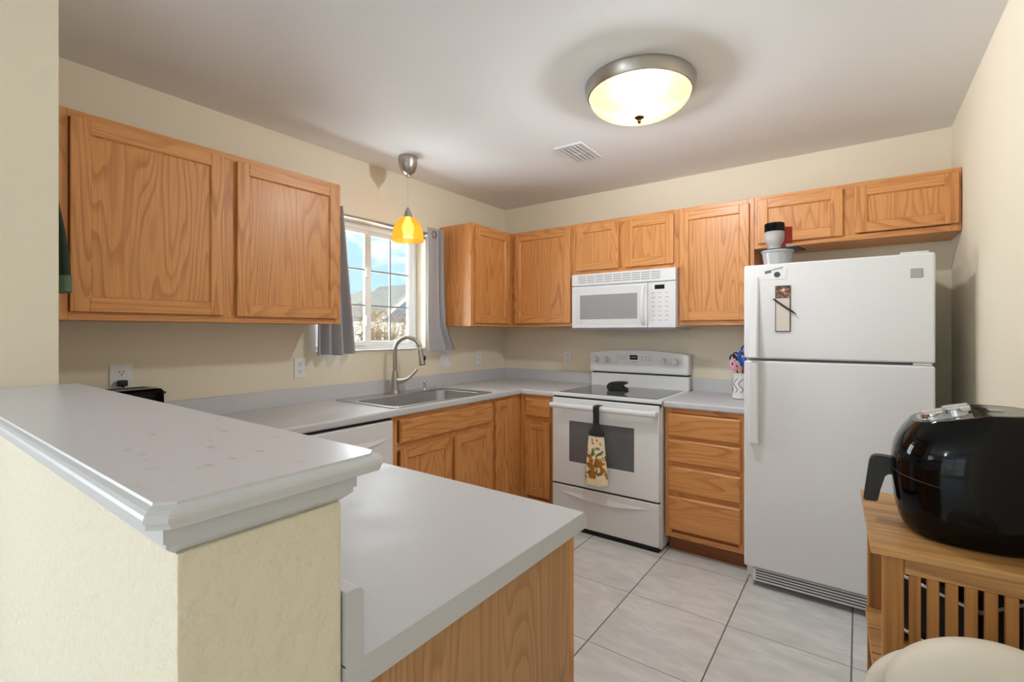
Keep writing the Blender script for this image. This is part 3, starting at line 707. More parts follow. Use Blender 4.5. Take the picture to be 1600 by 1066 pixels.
tag(pn.build('pen', 'black_plastic'), 'black pen lying diagonally across the list pad', 'pen')
stk = thing('magnet_sticker', 'small clear strip sticker with dark print and round emblem, top of freezer door', 'sticker', (2.246, FY, 1.60))
MB().box(0.0, 0.10, -0.0012, 0, -0.005, 0.055).build('film', 'appliance', stk)
sb = MB(); Rz = Matrix.Translation((0.0, 0, 0.030)) @ Matrix.Rotation(-0.22, 4, 'Y')
for i in range(5): sb.box(0.003 + i * 0.006, 0.008 + i * 0.006, -0.0018, -0.001, -0.006, 0.008, T=Rz)
for i in range(9): sb.box(0.036 + i * 0.0058, 0.040 + i * 0.0058, -0.0018, -0.001, 0.003, 0.008, T=Rz)
sb.lathe([(0, 0), (0.0145, 0), (0.0145, 0.0008), (0, 0.0008)], (0, 0, 0), 20, 0, Matrix.Translation((0.058, -0.0012, 0.019)) @ Matrix.Rotation(PI / 2, 4, 'X'))
sb.build('print', 'mark_dark', stk)

# things on top of the refrigerator
TZ = 1.663
tub = thing('plastic_tub', 'cloudy clear tapered plastic tub standing on top of the refrigerator', 'container', (2.285, -0.585, TZ))
MB().lathe([(0, 0), (0.058, 0), (0.062, 0.004), (0.074, 0.088), (0.080, 0.090), (0.080, 0.100), (0.0765, 0.100), (0.0715, 0.09), (0.060, 0.006), (0, 0.006)], (0, 0, 0), 28).build('tub_body', 'clear_plastic', tub)
try_ = MB().prism([(-0.11, -0.05), (0.10, -0.09), (0.13, 0.06), (-0.08, 0.10)], 0.1005, 0.1085, 'xy', 0.003)
to = try_.build('lid_tray', 'black_plastic'); to.location = (2.285, -0.575, TZ); tag(to, 'thin black plastic tray lying on the clear tub above the refrigerator', 'tray')
cup = thing('storage_jar', 'cloudy plastic jar with wide black band, stacked on the clear tub', 'jar', (2.272, -0.595, TZ + 0.109))
MB().lathe([(0, 0), (0.034, 0), (0.034, 0.008), (0.028, 0.012), (0.044, 0.040), (0.048, 0.058), (0.048, 0.098), (0, 0.098)], (0, 0, 0), 24).build('jar_body', 'clear_plastic', cup)
MB().lathe([(0.0485, 0.092), (0.0495, 0.094), (0.0495, 0.132), (0.046, 0.138), (0, 0.138)], (0, 0, 0), 24).build('lid', 'gloss_black', cup)
rb = thing('red_carton', 'small red carton behind the black-lidded jar above the refrigerator', 'box', (2.312, -0.525, TZ + 0.109), 0.35)
MB().box(-0.03, 0.032, -0.025, 0.025, 0, 0.125, 0.002, 1).build('carton', 'red', rb)
MB().box(0.0, 0.0335, -0.0262, 0.0, 0.012, 0.032).build('carton_print', 'white_print', rb)

# ------------------------------------------------------------------ ceiling fixtures
dl = thing('ceiling_light', 'round flush ceiling light with frosted glass bowl and nickel rim', 'ceiling light', (1.835, -1.408, CZ))
MB().lathe([(0, 0), (0.240, 0), (0.243, -0.004), (0.243, -0.012), (0.236, -0.040), (0.230, -0.052), (0.224, -0.054), (0.222, -0.040)], (0, 0, 0), 48).build('rim', 'nickel', dl)
MB().lathe([(0, -0.036), (0.221, -0.036), (0.221, -0.030), (0, -0.030)], (0, 0, 0), 40).build('back_pan', 'slot', dl)
prof = [(0.2225 * math.sin(PI / 2 * i / 14), -0.050 - 0.098 * math.cos(PI / 2 * i / 14)) for i in range(14, -1, -1)]
MB().lathe([(r if r > 1e-5 else 0, z) for r, z in prof], (0, 0, 0), 48).build('glass_bowl', 'dome_glass', dl, 60)
MB().lathe([(0, -0.146), (0.022, -0.147), (0.022, -0.150), (0.012, -0.157), (0.007, -0.160), (0.009, -0.165), (0.008, -0.171), (0.004, -0.176), (0, -0.177)], (0, 0, 0), 24).build('finial', 'bronze', dl)
for dx, dy in ((-0.045, 0.012), (0.045, -0.012)):
    lo_ = light('bowl_bulb', 'POINT', (dx, dy, -0.085), (0, 0, 0), 49, (0.945, 0.965, 1.0), shadow_soft_size=0.03); lo_.parent = dl
pl = thing('pendant_light', 'amber glass pendant lamp on thin cord over the sink', 'pendant light', (0.298, -1.408, CZ))
MB().lathe([(0.058, 0), (0.060, -0.006), (0.060, -0.030), (0.055, -0.062), (0.043, -0.092), (0.024, -0.110), (0.010, -0.114), (0.010, -0.126), (0.006, -0.132), (0, -0.132)], (0, 0, 0), 32).build('canopy', 'nickel', pl)
MB().tube([(0, 0, -0.13), (0, 0, -0.325)], 0.0026, 8).build('cord', 'cord', pl)
MB().lathe([(0, -0.318), (0.006, -0.320), (0.013, -0.335), (0.021, -0.352), (0.025, -0.372), (0.027, -0.386), (0, -0.386)], (0, 0, 0), 24).build('socket', 'nickel', pl)
MB().lathe([(0.027, -0.384), (0.050, -0.394), (0.072, -0.415), (0.087, -0.445), (0.096, -0.485), (0.100, -0.535), (0.097, -0.535), (0.093, -0.487), (0.084, -0.447), (0.069, -0.418), (0.048, -0.398), (0.026, -0.388)], (0, 0, 0), 40).build('lamp_shade', 'amber_glass', pl, 60)
MB().lathe([(0, -0.386), (0.016, -0.388), (0.018, -0.408), (0.031, -0.428), (0.037, -0.455), (0.031, -0.482), (0.015, -0.496), (0, -0.499)], (0, 0, 0), 20).build('bulb', 'bulb_glass', pl)
lo_ = light('pendant_bulb', 'POINT', (0, 0, -0.51), (0, 0, 0), 1.3, (1.0, 0.72, 0.36), shadow_soft_size=0.03); lo_.parent = pl

vt = thing('ceiling_vent', 'white two-bank ceiling air register beyond the round ceiling light', 'vent', (1.225, -0.845, CZ))
VX, VY = 0.092, 0.150
vf = MB().box(-VX, -VX + 0.022, -VY, VY, -0.007, -0.0005, 0.002, 1).box(VX - 0.022, VX, -VY, VY, -0.007, -0.0005, 0.002, 1).box(-VX + 0.022, VX - 0.022, -VY, -VY + 0.022, -0.007, -0.0005, 0.002, 1).box(-VX + 0.022, VX - 0.022, VY - 0.022, VY, -0.007, -0.0005, 0.002, 1).box(-VX + 0.022, VX - 0.022, -0.006, 0.006, -0.007, -0.0005)
vf.build('frame', 'trim', vt)
MB().box(-VX + 0.02, VX - 0.02, -VY + 0.02, VY - 0.02, -0.0012, -0.0004).build('duct_opening', 'appliance_dim', vt)
for k in range(5):
    x = -0.056 + k * 0.028
    MB().box(-0.011, 0.011, -VY + 0.024, VY - 0.024, -0.001, 0.001, T=Matrix.Translation((x, 0, -0.0062)) @ Matrix.Rotation(0.25, 4, 'Y')).build('louver', 'trim', vt)

# ------------------------------------------------------------------ outlets
def outlet(label, T, w=0.070, h=0.115, kind='duplex', plugged=False):
    t = thing('wall_outlet' if kind == 'duplex' else 'light_switch', label, 'outlet' if kind == 'duplex' else 'switch', (0, 0, 0)); t.matrix_world = T
    MB().box(-w / 2, w / 2, -0.006, -0.0004, -h / 2, h / 2, 0.003, 2).build('cover_plate', 'outlet', t)
    if kind == 'duplex':
        for z in (0.021, -0.021):
            r = MB().prism([(0.017 * math.cos(a) * 1.0, z + max(-0.014, min(0.014, 0.017 * math.sin(a)))) for a in [2 * PI * i / 20 for i in range(20)]], -0.0075, -0.005, 'xz').build('receptacle', 'outlet', t)
            MB().box(-0.008, -0.0055, -0.0082, -0.007, z - 0.001, z + 0.009).box(0.0055, 0.008, -0.0082, -0.007, z - 0.001, z + 0.008).box(-0.0025, 0.0025, -0.0082, -0.007, z - 0.010, z - 0.005).build('slots', 'hole', r)
    else:
        for x in ((-w / 4, w / 4) if w > 0.09 else (0,)):
            MB().box(x - 0.005, x + 0.005, -0.016, -0.005, -0.004, 0.010, 0.002, 1).build('toggle', 'outlet', t)
    return t
RL = Matrix.Rotation(H, 4, 'Z')
OG = 'white wall plates above the worktop'
o = outlet('white duplex outlet behind the toaster, black plug in its lower half', Matrix.Translation((0, -2.780, 1.128)) @ RL, 0.082, 0.120); o['group'] = OG
pg = MB().box(0.0085, 0.033, -2.799, -2.763, 1.090, 1.118, 0.006, 2).tube([(0.03, -2.781, 1.10), (0.05, -2.781, 1.06), (0.06, -2.785, 0.98), (0.08, -2.80, 0.935), (0.12, -2.81, 0.93)], 0.004, 8)
tag(pg.build('power_plug', 'black_plastic'), 'black plug and cord in the outlet behind the toaster', 'plug')
o = outlet('white duplex outlet below the left grey curtain', Matrix.Translation((0, -1.960, 1.120)) @ RL); o['group'] = OG
o = outlet('white double switch plate just below the right grey curtain', Matrix.Translation((0, -0.768, 1.108)) @ RL, 0.112, 0.112, 'switch'); o['group'] = OG
o = outlet('white duplex outlet on window wall nearest the room corner', Matrix.Translation((0, -0.372, 1.113)) @ RL); o['group'] = OG
o = outlet('white duplex outlet on back wall, left of the stove', Matrix.Translation((0.665, 0, 1.114))); o['group'] = OG

# ------------------------------------------------------------------ curtains and rod
rod = thing('curtain_rod', 'slim metal curtain rod across top of the kitchen window', 'curtain rod', (0.082, -1.42, 2.044))
MB().tube([(0, -0.46, 0), (0, 0.445, 0)], 0.0085, 14).build('rod', 'nickel', rod)
for y in (-0.468, 0.452): MB().ell((0, y, 0), (0.014, 0.018, 0.014)).build('finial', 'nickel', rod)
for y in (-0.465, 0.425):
    MB().box(-0.080, -0.076, y - 0.012, y + 0.012, -0.025, 0.025, 0.002, 1).tube([(-0.078, y, 0), (-0.01, y, 0)], 0.005, 8).build('bracket', 'nickel', rod)
def curtain(label, fy, fx, zt, zb, n=90, rows=24, hem=None):
    t = thing('curtain', label, 'curtain', (0, 0, 0), 0, 'grey curtain pair at the window')
    m = MB(); F, B = [], []
    for j in range(rows + 1):
        s = j / rows; z = zt + (zb - zt) * s; f, b = [], []
        for i in range(n + 1):
            u = i / n; y = fy(u, s); x = fx(u, s)
            f.append((x + 0.0015, y, z + 0.003 * math.sin(9 * u) * s)); b.append((x - 0.0015, y, z + 0.003 * math.sin(9 * u) * s))
        F.append(f + b[::-1])
    m.loops(F, close_first=True, close_last=True)
    m.build('panel', 'curtain', t, 60)
    return t
def lerp(a, b, t): return a + (b - a) * t
lc = curtain('dark grey curtain hanging left of window, half hidden behind oak cabinet',
        lambda u, s: lerp(lerp(-1.900, -1.908, s), lerp(-1.715, -1.632, s), u),
        lambda u, s: 0.078 + (0.020 + 0.016 * s) * math.sin(2 * PI * (3.6 * u + 0.2) + 0.5 * s * math.sin(5 * u)) , 2.092, 1.192)
rc = curtain('lighter grey grommet curtain hanging right of window, beside corner cabinet',
        lambda u, s: lerp(lerp(-1.045, -1.030, s), lerp(-0.872, -0.848, s / 0.79) if s < 0.79 else lerp(-0.848, -0.752, (s - 0.79) / 0.21), u),
        lambda u, s: 0.088 + 0.008 * math.sin(4.5 * u + 0.6) * (1 - 0.4 * s) + 0.026 * min(1, max(0, u - 0.52) * 4) * math.sin(2 * PI * 4.2 * (u - 0.52)) + 0.004 * math.sin(6 * s + 3 * u) + (0.0025 if s > 0.93 else 0), 2.092, 1.188)
MB().lathe([(0.017, -0.004), (0.026, -0.004), (0.029, 0.0), (0.026, 0.004), (0.017, 0.004), (0.017, -0.004)], (0, 0, 0), 24, 0, Matrix.Translation((0.101, -0.985, 2.044)) @ Matrix.Rotation(PI / 2, 4, 'Y')).build('grommet', 'nickel', rc)

# ------------------------------------------------------------------ small things on worktops
ts = thing('toaster', 'low black long-slot toaster in the corner behind the bar ledge', 'toaster', (0.20, -2.842, CT), H)
tp = [(-0.082, 0.012), (0.082, 0.012), (0.086, 0.02), (0.078, 0.165), (0.066, 0.178), (-0.066, 0.178), (-0.078, 0.165), (-0.086, 0.02)]
MB().prism(tp, -0.133, 0.133, 'yz', 0.005).build('shell', 'gloss_black', ts)
MB().box(-0.120, 0.120, -0.058, 0.058, 0.1785, 0.182, 0.0015, 1).build('top_plate', 'steel', ts)
MB().box(-0.105, 0.095, -0.036, -0.010, 0.1815, 0.183).box(-0.105, 0.095, 0.010, 0.036, 0.1815, 0.183).build('slots', 'slot', ts)
MB().box(0.133, 0.160, -0.018, 0.018, 0.150, 0.160, 0.003, 2).build('lever', 'black_plastic', ts)
MB().box(-0.125, 0.125, -0.075, 0.075, 0.0005, 0.0125).build('base', 'black_plastic', ts)

# silicone pinch grip on the cooktop: folded mouth opening to the right
gp_ = thing('silicone_pot_grip', 'black silicone pinch grip lying on the glass cooktop', 'pot grip', (1.262, -0.335, 0.9196), math.radians(12))
MB().prism([(-0.052, 0.0), (0.062, 0.0), (0.072, 0.010), (0.012, 0.030), (0.070, 0.050), (0.060, 0.060), (0.010, 0.062), (-0.045, 0.056)], -0.040, 0.040, 'xz', 0.006, seg=3).build('grip_jaws', 'silicone', gp_)
MB().prism([(-0.074, 0.006), (-0.064, 0.0), (-0.046, 0.0), (-0.040, 0.056), (-0.052, 0.056), (-0.070, 0.046), (-0.078, 0.026)], -0.034, 0.034, 'xz', 0.005, seg=2).build('hinge_fold', 'silicone', gp_)

# crock with kitchen tools
ck = thing('utensil_crock', 'white ceramic crock with grey scroll relief holding kitchen tools beside refrigerator', 'utensil crock', (2.040, -0.255, CT + 0.0006))
MB().lathe([(0, 0), (0.044, 0), (0.050, 0.004), (0.050, 0.020), (0.046, 0.030), (0.046, 0.140), (0.049, 0.150), (0.053, 0.156), (0.050, 0.160), (0.045, 0.158), (0.042, 0.145), (0.041, 0.012), (0, 0.012)], (0, 0, 0), 32).build('crock_body', 'ceramic', ck)
sw = MB()
for k in range(9):
    a0 = 2 * PI * k / 9
    pts = []
    for i in range(11):
        t = i / 10; a = a0 + 0.30 * math.sin(2.4 * PI * t) + 0.12 * t; z = 0.038 + 0.092 * t
        pts.append((0.0462 * math.cos(a), 0.0462 * math.sin(a), z))
    sw.tube(pts, [0.0012] + [0.0028] * 9 + [0.0012], 6)
sw.build('scroll_relief', 'relief', ck)
def tool(name, label, cat, mb, mat, T):
    o = mb.build(name, mat); o.matrix_world = T; tag(o, label, cat, 'tools in the white crock'); return o
def loop_pts(rx, rz, n=20): return [(rx * math.cos(2 * PI * i / n), 0, rz * math.sin(2 * PI * i / n)) for i in range(n + 1)]
def place(dx, dy, z, tilt, yaw): return Matrix.Translation((2.040 + dx, -0.255 + dy, CT + z)) @ Matrix.Rotation(yaw, 4, 'Z') @ Matrix.Rotation(tilt, 4, 'Y')
sp_ = MB().tube([(0, 0, -0.13), (0, 0, 0.0)], 0.004, 8).ell((0, 0, 0.04), (0.026, 0.011, 0.042))
sp1 = thing('silicone_spatula', 'pink spatula with black spots leaning out of the white crock', 'spatula', (0, 0, 0), 0, 'tools in the white crock'); sp1.matrix_world = place(-0.022, -0.022, 0.172, -0.26, 0.4)
sp_.build('blade', 'pink', sp1)
MB().ell((-0.010, -0.0105, 0.050), (0.005, 0.002, 0.008)).ell((0.010, -0.0105, 0.030), (0.004, 0.002, 0.007)).ell((0.008, -0.0095, 0.062), (0.003, 0.002, 0.004)).build('spots', 'silicone', sp1)
tool('scissors', 'black-handled kitchen scissors at left in the white crock', 'scissors', MB().tube(loop_pts(0.018, 0.026), 0.005, 8).tube([(0, 0, -0.025), (0.01, 0, -0.13)], 0.005, 8).tube([(p[0] + 0.020, p[1] + 0.006, p[2] + 0.012) for p in loop_pts(0.015, 0.024)], 0.005, 8), 'black_plastic', place(-0.044, 0.014, 0.245, -0.22, 0.3))
tool('scissors', 'blue-handled kitchen scissors standing in the white crock', 'scissors', MB().tube(loop_pts(0.024, 0.034), 0.0115, 8).ell((0.004, 0, -0.035), (0.022, 0.010, 0.032)).tube([(0.004, 0, -0.06), (0.004, 0, -0.17)], 0.006, 8), 'blue', place(0.016, 0.004, 0.262, 0.08, 0.1))
tool('bottle_opener', 'black loop-ended opener at the back of the white crock', 'opener', MB().tube(loop_pts(0.022, 0.03), 0.0045, 8).tube([(0, 0, -0.03), (0, 0, -0.18)], 0.004, 8), 'black_plastic', place(0.022, 0.032, 0.300, 0.10, 0.1))
tool('wooden_spoon', 'pale wooden spoon handle standing in the white crock', 'spoon', MB().tube([(0, 0, -0.13), (0, 0, 0.045)], 0.0065, 8), 'woodspoon', place(0.002, -0.024, 0.160, 0.02, 0))
tool('red_handled_peeler', 'red tool handle standing in the white crock nearest refrigerator', 'peeler', MB().tube([(0, 0, -0.13), (0, 0, 0.055)], 0.009, 8), 'red', place(0.026, -0.020, 0.160, 0.08, 0))

# hanging towel on the oven handle
def towel_mat():
    m, n, l, b = base_mat('printed_kitchen_towel', srgb(236, 222, 188), 0.85, spec=0.2)
    t = n.new('ShaderNodeTexCoord'); s = n.new('ShaderNodeSeparateXYZ'); l.new(t.outputs['Object'], s.inputs[0]); z = s.outputs['Z']
    def band(a, b_): return math_n(n, l, 'MULTIPLY', math_n(n, l, 'GREATER_THAN', z, a), math_n(n, l, 'LESS_THAN', z, b_))
    f1 = noise(n, l, ocoord(n, l, (26, 26, 18)), 1.0, 3, 0.5); f2 = noise(n, l, ocoord(n, l, (34, 34, 30)), 1.0, 3, 0.5)
    c = mixc(n, l, 'MIX', math_n(n, l, 'MULTIPLY', band(-0.44, -0.29), math_n(n, l, 'GREATER_THAN', f1, 0.51)), srgb(238, 224, 190), srgb(176, 110, 36))
    c = mixc(n, l, 'MIX', math_n(n, l, 'MULTIPLY', band(-0.43, -0.25), math_n(n, l, 'GREATER_THAN', f2, 0.56)), c, srgb(112, 104, 44))
    c = mixc(n, l, 'MIX', math_n(n, l, 'MULTIPLY', band(-0.225, -0.19), math_n(n, l, 'GREATER_THAN', f2, 0.57)), c, srgb(186, 116, 70))
    c = mixc(n, l, 'MIX', math_n(n, l, 'MULTIPLY', band(-0.28, -0.24), math_n(n, l, 'GREATER_THAN', f1, 0.56)), c, srgb(120, 124, 126))
    l.new(c, b.inputs['Base Color']); return m
M['towel'] = towel_mat()
tw = thing('hanging_towel', 'cream printed kitchen towel with black crocheted top looped over oven handle', 'towel', (1.290, -0.728, 0.845))
Ls = []
for i in range(17):
    t = i / 16; z = -0.165 - 0.315 * t
    hw = 0.052 + 0.030 * t; dp_ = 0.016 + 0.012 * t
    L_ = []
    for k in range(40):
        a = 2 * PI * k / 40
        fold = 1 + 0.16 * math.sin(5 * a + 0.6) * (0.5 + 0.5 * t)
        L_.append((hw * math.cos(a), -0.010 + dp_ * math.sin(a) * fold, z + (0.010 * math.cos(a) ** 2 if t > 0.95 else 0)))
    Ls.append(L_)
MB().loops(Ls, close_first=True, close_last=True).build('cloth', 'towel', tw, 60)
cro = MB()
Ls = []
for z, hw, dp_ in ((-0.172, 0.055, 0.0185), (-0.150, 0.052, 0.018), (-0.125, 0.036, 0.014), (-0.105, 0.024, 0.010), (-0.07, 0.021, 0.007), (-0.02, 0.022, 0.006)):
    Ls.append([(hw * math.cos(2 * PI * k / 32), -0.012 + dp_ * math.sin(2 * PI * k / 32) * (1 + 0.1 * math.sin(8 * 2 * PI * k / 32)), z) for k in range(32)])
cro.loops(Ls, close_first=True, close_last=True)
cro.box(-0.021, 0.021, -0.0175, -0.0145, -0.03, 0.012, 0.001, 1).box(-0.021, 0.021, -0.018, 0.040, 0.0145, 0.0175, 0.001, 1)
cro.build('crocheted_top', 'silicone', tw, 60)
MB().lathe([(0, 0), (0.009, 0.001), (0.009, 0.004), (0, 0.005)], (0, 0, 0), 16, 0, Matrix.Translation((0, -0.020, -0.075)) @ Matrix.Rotation(PI / 2, 4, 'X')).build('button', 'black_plastic', tw)

# dark green mitt hanging on the kitchen side of the stub wall
mt = thing('oven_mitt', 'dark green quilted oven mitt hanging in gap between stub wall and left oak cabinet', 'oven mitt', (0.60, -3.1158, 1.80))
Ls = []
for i in range(15):
    t = i / 14; z = -0.02 - 0.325 * t; th = 0.006 + 0.040 * math.sin(PI * 0.5 * min(1, t * 1.05)) ; hw = 0.06 + 0.03 * t
    Ls.append([(hw * math.cos(2 * PI * k / 24), 0.0025 + th * (0.5 + 0.5 * math.sin(2 * PI * k / 24)), z) for k in range(24)])
MB().loops(Ls, close_first=True, close_last=True).build('mitt_body', 'green_dark', mt, 60)
Ls = []
for z, g in ((-0.300, 1.04), (-0.348, 1.05)):
    Ls.append([(0.088 * g * math.cos(2 * PI * k / 24), 0.0008 + 0.0492 * (0.5 + 0.5 * math.sin(2 * PI * k / 24)), z) for k in range(24)])
MB().loops(Ls, close_first=True, close_last=True).build('cuff', 'green_lt', mt, 60)
MB().tube([(0, 0.006, -0.03), (-0.01, 0.006, -0.01), (0, 0.006, 0.004), (0.01, 0.006, -0.01), (0, 0.006, -0.03)], 0.002, 6).build('hanging_loop', 'green_dark', mt)
MB().tube([(0, 0.0005, 0), (0, 0.012, 0), (0, 0.014, 0.008)], 0.0025, 8).build('wall_hook', 'nickel', mt)

# ------------------------------------------------------------------ wooden cart
CR = math.radians(2.2)
CTZ = 0.80
cart = thing('wooden_cart', 'slatted acacia wood kitchen cart against right wall, carrying the air fryer', 'cart', (2.665, -2.008, 0), CR)
CWD, CDP = 0.364, 0.505
tm = MB()
for k in range(4): tm.box(0, CWD, k * CDP / 4 + 0.0004, (k + 1) * CDP / 4 - 0.0004, CTZ - 0.018, CTZ, 0.0015, 1)
tm.build('top_boards', 'acacia_x', cart)
for x, y in ((0.024, 0.018), (CWD - 0.066, 0.018), (0.016, CDP - 0.058), (CWD - 0.066, CDP - 0.058)):
    MB().box(x, x + 0.042, y, y + 0.030, 0.0, CTZ - 0.019, 0.003, 1).build('leg', 'acacia_z', cart)
for y in (0.024, CDP - 0.050):
    MB().box(0.066, CWD - 0.066, y, y + 0.016, CTZ - 0.062, CTZ - 0.019, 0.002, 1).build('apron_rail', 'acacia_x', cart)
    MB().box(0.066, CWD - 0.066, y, y + 0.016, 0.16, 0.20, 0.002, 1).build('lower_rail', 'acacia_x', cart)
for k in range(7):
    x = 0.076 + k * 0.0335
    MB().box(x, x + 0.0225, 0.025, 0.037, 0.2005, CTZ - 0.0625, 0.002, 1).build('slat', 'acacia_z', cart)
shf = MB()
for k in range(3): shf.box(0.010, CWD - 0.010, 0.052 + k * 0.135, 0.052 + k * 0.135 + 0.128, 0.424, 0.440, 0.002, 1)
shf.build('shelf', 'acacia_x', cart)
MB().box(0.026, 0.038, 0.05, CDP - 0.06, 0.395, 0.423, 0.002, 1).box(CWD - 0.04, CWD - 0.028, 0.05, CDP - 0.06, 0.395, 0.423, 0.002, 1).build('shelf_bearer', 'acacia_x', cart)
MB().box(0.0, 0.012, 0.0, 0.30, -0.011, 0.011, 0.002, 1, T=Matrix.Translation((0.045, 0.08, 0.53)) @ Matrix.Rotation(0.75, 4, 'X')).build('folding_brace', 'acacia_x', cart)
MB().ell((0.030, 0.050, CTZ - 0.036), (0.006, 0.008, 0.014)).build('hinge_screw', 'nickel', cart)
# appliance on its shelf
CTf = Matrix.Translation((2.665, -2.008, 0)) @ Matrix.Rotation(CR, 4, 'Z')
to_ = thing('toaster_oven', 'black appliance with chrome trim bands, seen between slats inside the cart', 'toaster oven', (0, 0, 0))
to_.matrix_world = CTf @ Matrix.Translation((0.200, 0.290, 0.4405)) @ Matrix.Rotation(math.radians(-43), 4, 'Z')
MB().box(-0.112, 0.112, -0.080, 0.080, 0.006, 0.225, 0.012, 3).build('case', 'gloss_black', to_)
MB().box(-0.114, 0.114, -0.082, 0.082, 0.030, 0.042, 0.003, 1).box(-0.114, 0.114, -0.082, 0.082, 0.183, 0.195, 0.003, 1).build('chrome_band', 'chrome', to_)
for sx_, sy_ in ((-1, -1), (-1, 1), (1, -1), (1, 1)): MB().lathe([(0, 0), (0.012, 0), (0.012, 0.0062), (0, 0.0062)], (0.09 * sx_, 0.06 * sy_, 0), 16).build('foot', 'black_plastic', to_)

# air fryer
af = thing('air_fryer', 'glossy black air fryer with two chrome dials and basket handle on cart', 'air fryer', (2.878, -1.775, CTZ))
def egg(t, z):
    pass
NS = 48
def fr_loop(z, k):
    # half-sizes of the rounded-rectangular section at height z
    t = z / 0.335
    f_ = 0.74 + 0.26 * math.sin(PI * min(1.0, 0.10 + 0.62 * t) ) if t < 0.65 else None
    sx_ = [(0.0, 0.128), (0.02, 0.136), (0.05, 0.143), (0.12, 0.152), (0.25, 0.160), (0.45, 0.165), (0.60, 0.164), (0.72, 0.159), (0.82, 0.150), (0.90, 0.138), (0.965, 0.124), (1.0, 0.112)]
    def ip(tt, tab):
        for (a, va), (b, vb) in zip(tab, tab[1:]):
            if tt <= b:
                u = (tt - a) / (b - a); u = u * u * (3 - 2 * u) if False else u
                return va + (vb - va) * u
        return tab[-1][1]
    hx = ip(t, sx_) + k; hy = hx * 0.98
    out = []
    for i in range(NS):
        a = 2 * PI * i / NS; ca, sa = math.cos(a), math.sin(a); p = 2.7
        r = (abs(ca) ** p + abs(sa) ** p) ** (-1 / p)
        x, y = hx * r * ca, hy * r * sa
        tilt = (0.27 * min(x - 0.02, 0) + 0.04 * max(x - 0.02, 0)) * max(0, (t - 0.50) / 0.50)
        out.append((x, y, z + tilt))
    return out
zs = [0.0, 0.006, 0.015, 0.034, 0.06, 0.09, 0.12, 0.15, 0.18, 0.205, 0.225, 0.245, 0.265, 0.28, 0.295, 0.306, 0.315, 0.322, 0.326]
MB().loops([fr_loop(z, 0) for z in zs], close_first=True).build('body', 'gloss_black', af, 60)
top = [fr_loop(0.326, 0), fr_loop(0.3275, -0.006), fr_loop(0.3265, -0.010), fr_loop(0.3265, -0.05), fr_loop(0.3265, -0.085)]
MB().loops(top, close_last=True).build('top_panel', 'gloss_black', af, 40)
TT = Matrix.Translation((0.02, 0, 0.3272)) @ Matrix.Rotation(-0.264, 4, 'Y') @ Matrix.Translation((-0.02, 0, 0))
MB().prism([(-0.060 + 0.052 * math.copysign(abs(math.cos(a)) ** 0.6, math.cos(a)), 0.074 * math.copysign(abs(math.sin(a)) ** 0.6, math.sin(a))) for a in [2 * PI * i / 36 for i in range(36)]], -0.001, 0.0014, 'xy', T=TT).build('dial_plate', 'steel', af)
for x, y, r in ((-0.080, -0.028, 0.025), (-0.028, 0.006, 0.030)):
    kk = MB().lathe([(r, 0.001), (r, 0.013), (r - 0.003, 0.016), (0, 0.016)], (x, y, 0), 28, 0, TT)
    kk.box(x - r * 0.9, x + r * 0.9, y - 0.004, y + 0.004, 0.015, 0.022, 0.002, 1, 0, TT); kk.build('dial', 'chrome', af)
MB().box(0.034, 0.060, -0.020, 0.020, 0.3268, 0.3296).build('top_logo_plate', 'mark', af)
va = MB()
for k in range(4): va.box(0.132, 0.150, -0.06 + k * 0.03, -0.048 + k * 0.03, 0.262, 0.268)
va.build('rear_vent', 'black_plastic', af)
# seam between body and drawer plus basket drawer front band
arc_ = [i % NS for i in range(17, 34)]
def seam_pts(k, dz):
    L_ = fr_loop(0.160, k); return [(L_[i][0], L_[i][1], 0.160 + dz + 0.014 * ((n_ - 8) / 8.0) ** 2 * -1) for n_, i in enumerate(arc_)]
MB().loops([seam_pts(0.0004, -0.0012), seam_pts(0.0012, 0.0), seam_pts(0.0004, 0.0012)], cyclic=False).build('drawer_seam', 'black_plastic', af, 60)
MB().prism([(-0.150, 0.178), (-0.150, 0.134), (-0.172, 0.134), (-0.180, 0.127), (-0.194, 0.050), (-0.227, 0.049), (-0.213, 0.164), (-0.206, 0.177), (-0.190, 0.180)], -0.019, 0.019, 'xz', 0.003, seg=2).build('basket_handle', 'black_plastic', af)

# cream chair in front of the cart, only the top of its back in view
ch = thing('cream_chair', 'cream upholstered chair, only its rounded back showing in front of slatted cart', 'chair', (2.858, -2.33, 0), math.radians(8))
def pad(hw, z0, z1, y0, y1, r, k=0.62, n=40, cx=0.0):
    zc = z1 - hw * k; L_ = []
    steps = 8
    for i in range(steps + 1):
        a = PI * i / steps; ins = r * (1 - math.sin(a)); y = (y0 + y1) / 2 - (y1 - y0) / 2 * math.cos(a)
        h = hw - ins; p = [(cx + h * math.cos(PI * q / n), y, zc + (hw * k - ins) * math.sin(PI * q / n)) for q in range(n + 1)]
        p += [(cx - h, y, z0 + ins), (cx + h, y, z0 + ins)]; L_.append(p)
    return MB().loops(L_, close_first=True, close_last=True)
pad(0.165, 0.46, 0.752, 0.040, 0.130, 0.045, 0.80).build('back_cushion', 'cream', ch, 70)
pad(0.190, 0.30, 0.700, 0.125, 0.165, 0.02, 0.70).build('back_shell', 'cream', ch, 70)
MB().tube([(0.075, 0.044, 0.735), (0.10, 0.030, 0.715), (0.125, 0.024, 0.68), (0.14, 0.022, 0.62), (0.145, 0.022, 0.50)], 0.006, 10).build('piping', 'cream_pipe', ch)
MB().box(-0.17, 0.17, -0.25, 0.12, 0.37, 0.455, 0.03, 4).build('seat', 'cream', ch, 50)
for x in (-0.14, 0.14):
    for y in (-0.20, 0.09): MB().tube([(x, y, 0.37), (x * 1.12, y * 1.15, 0.0)], [0.016, 0.010], 12).build('leg', 'woodspoon', ch)

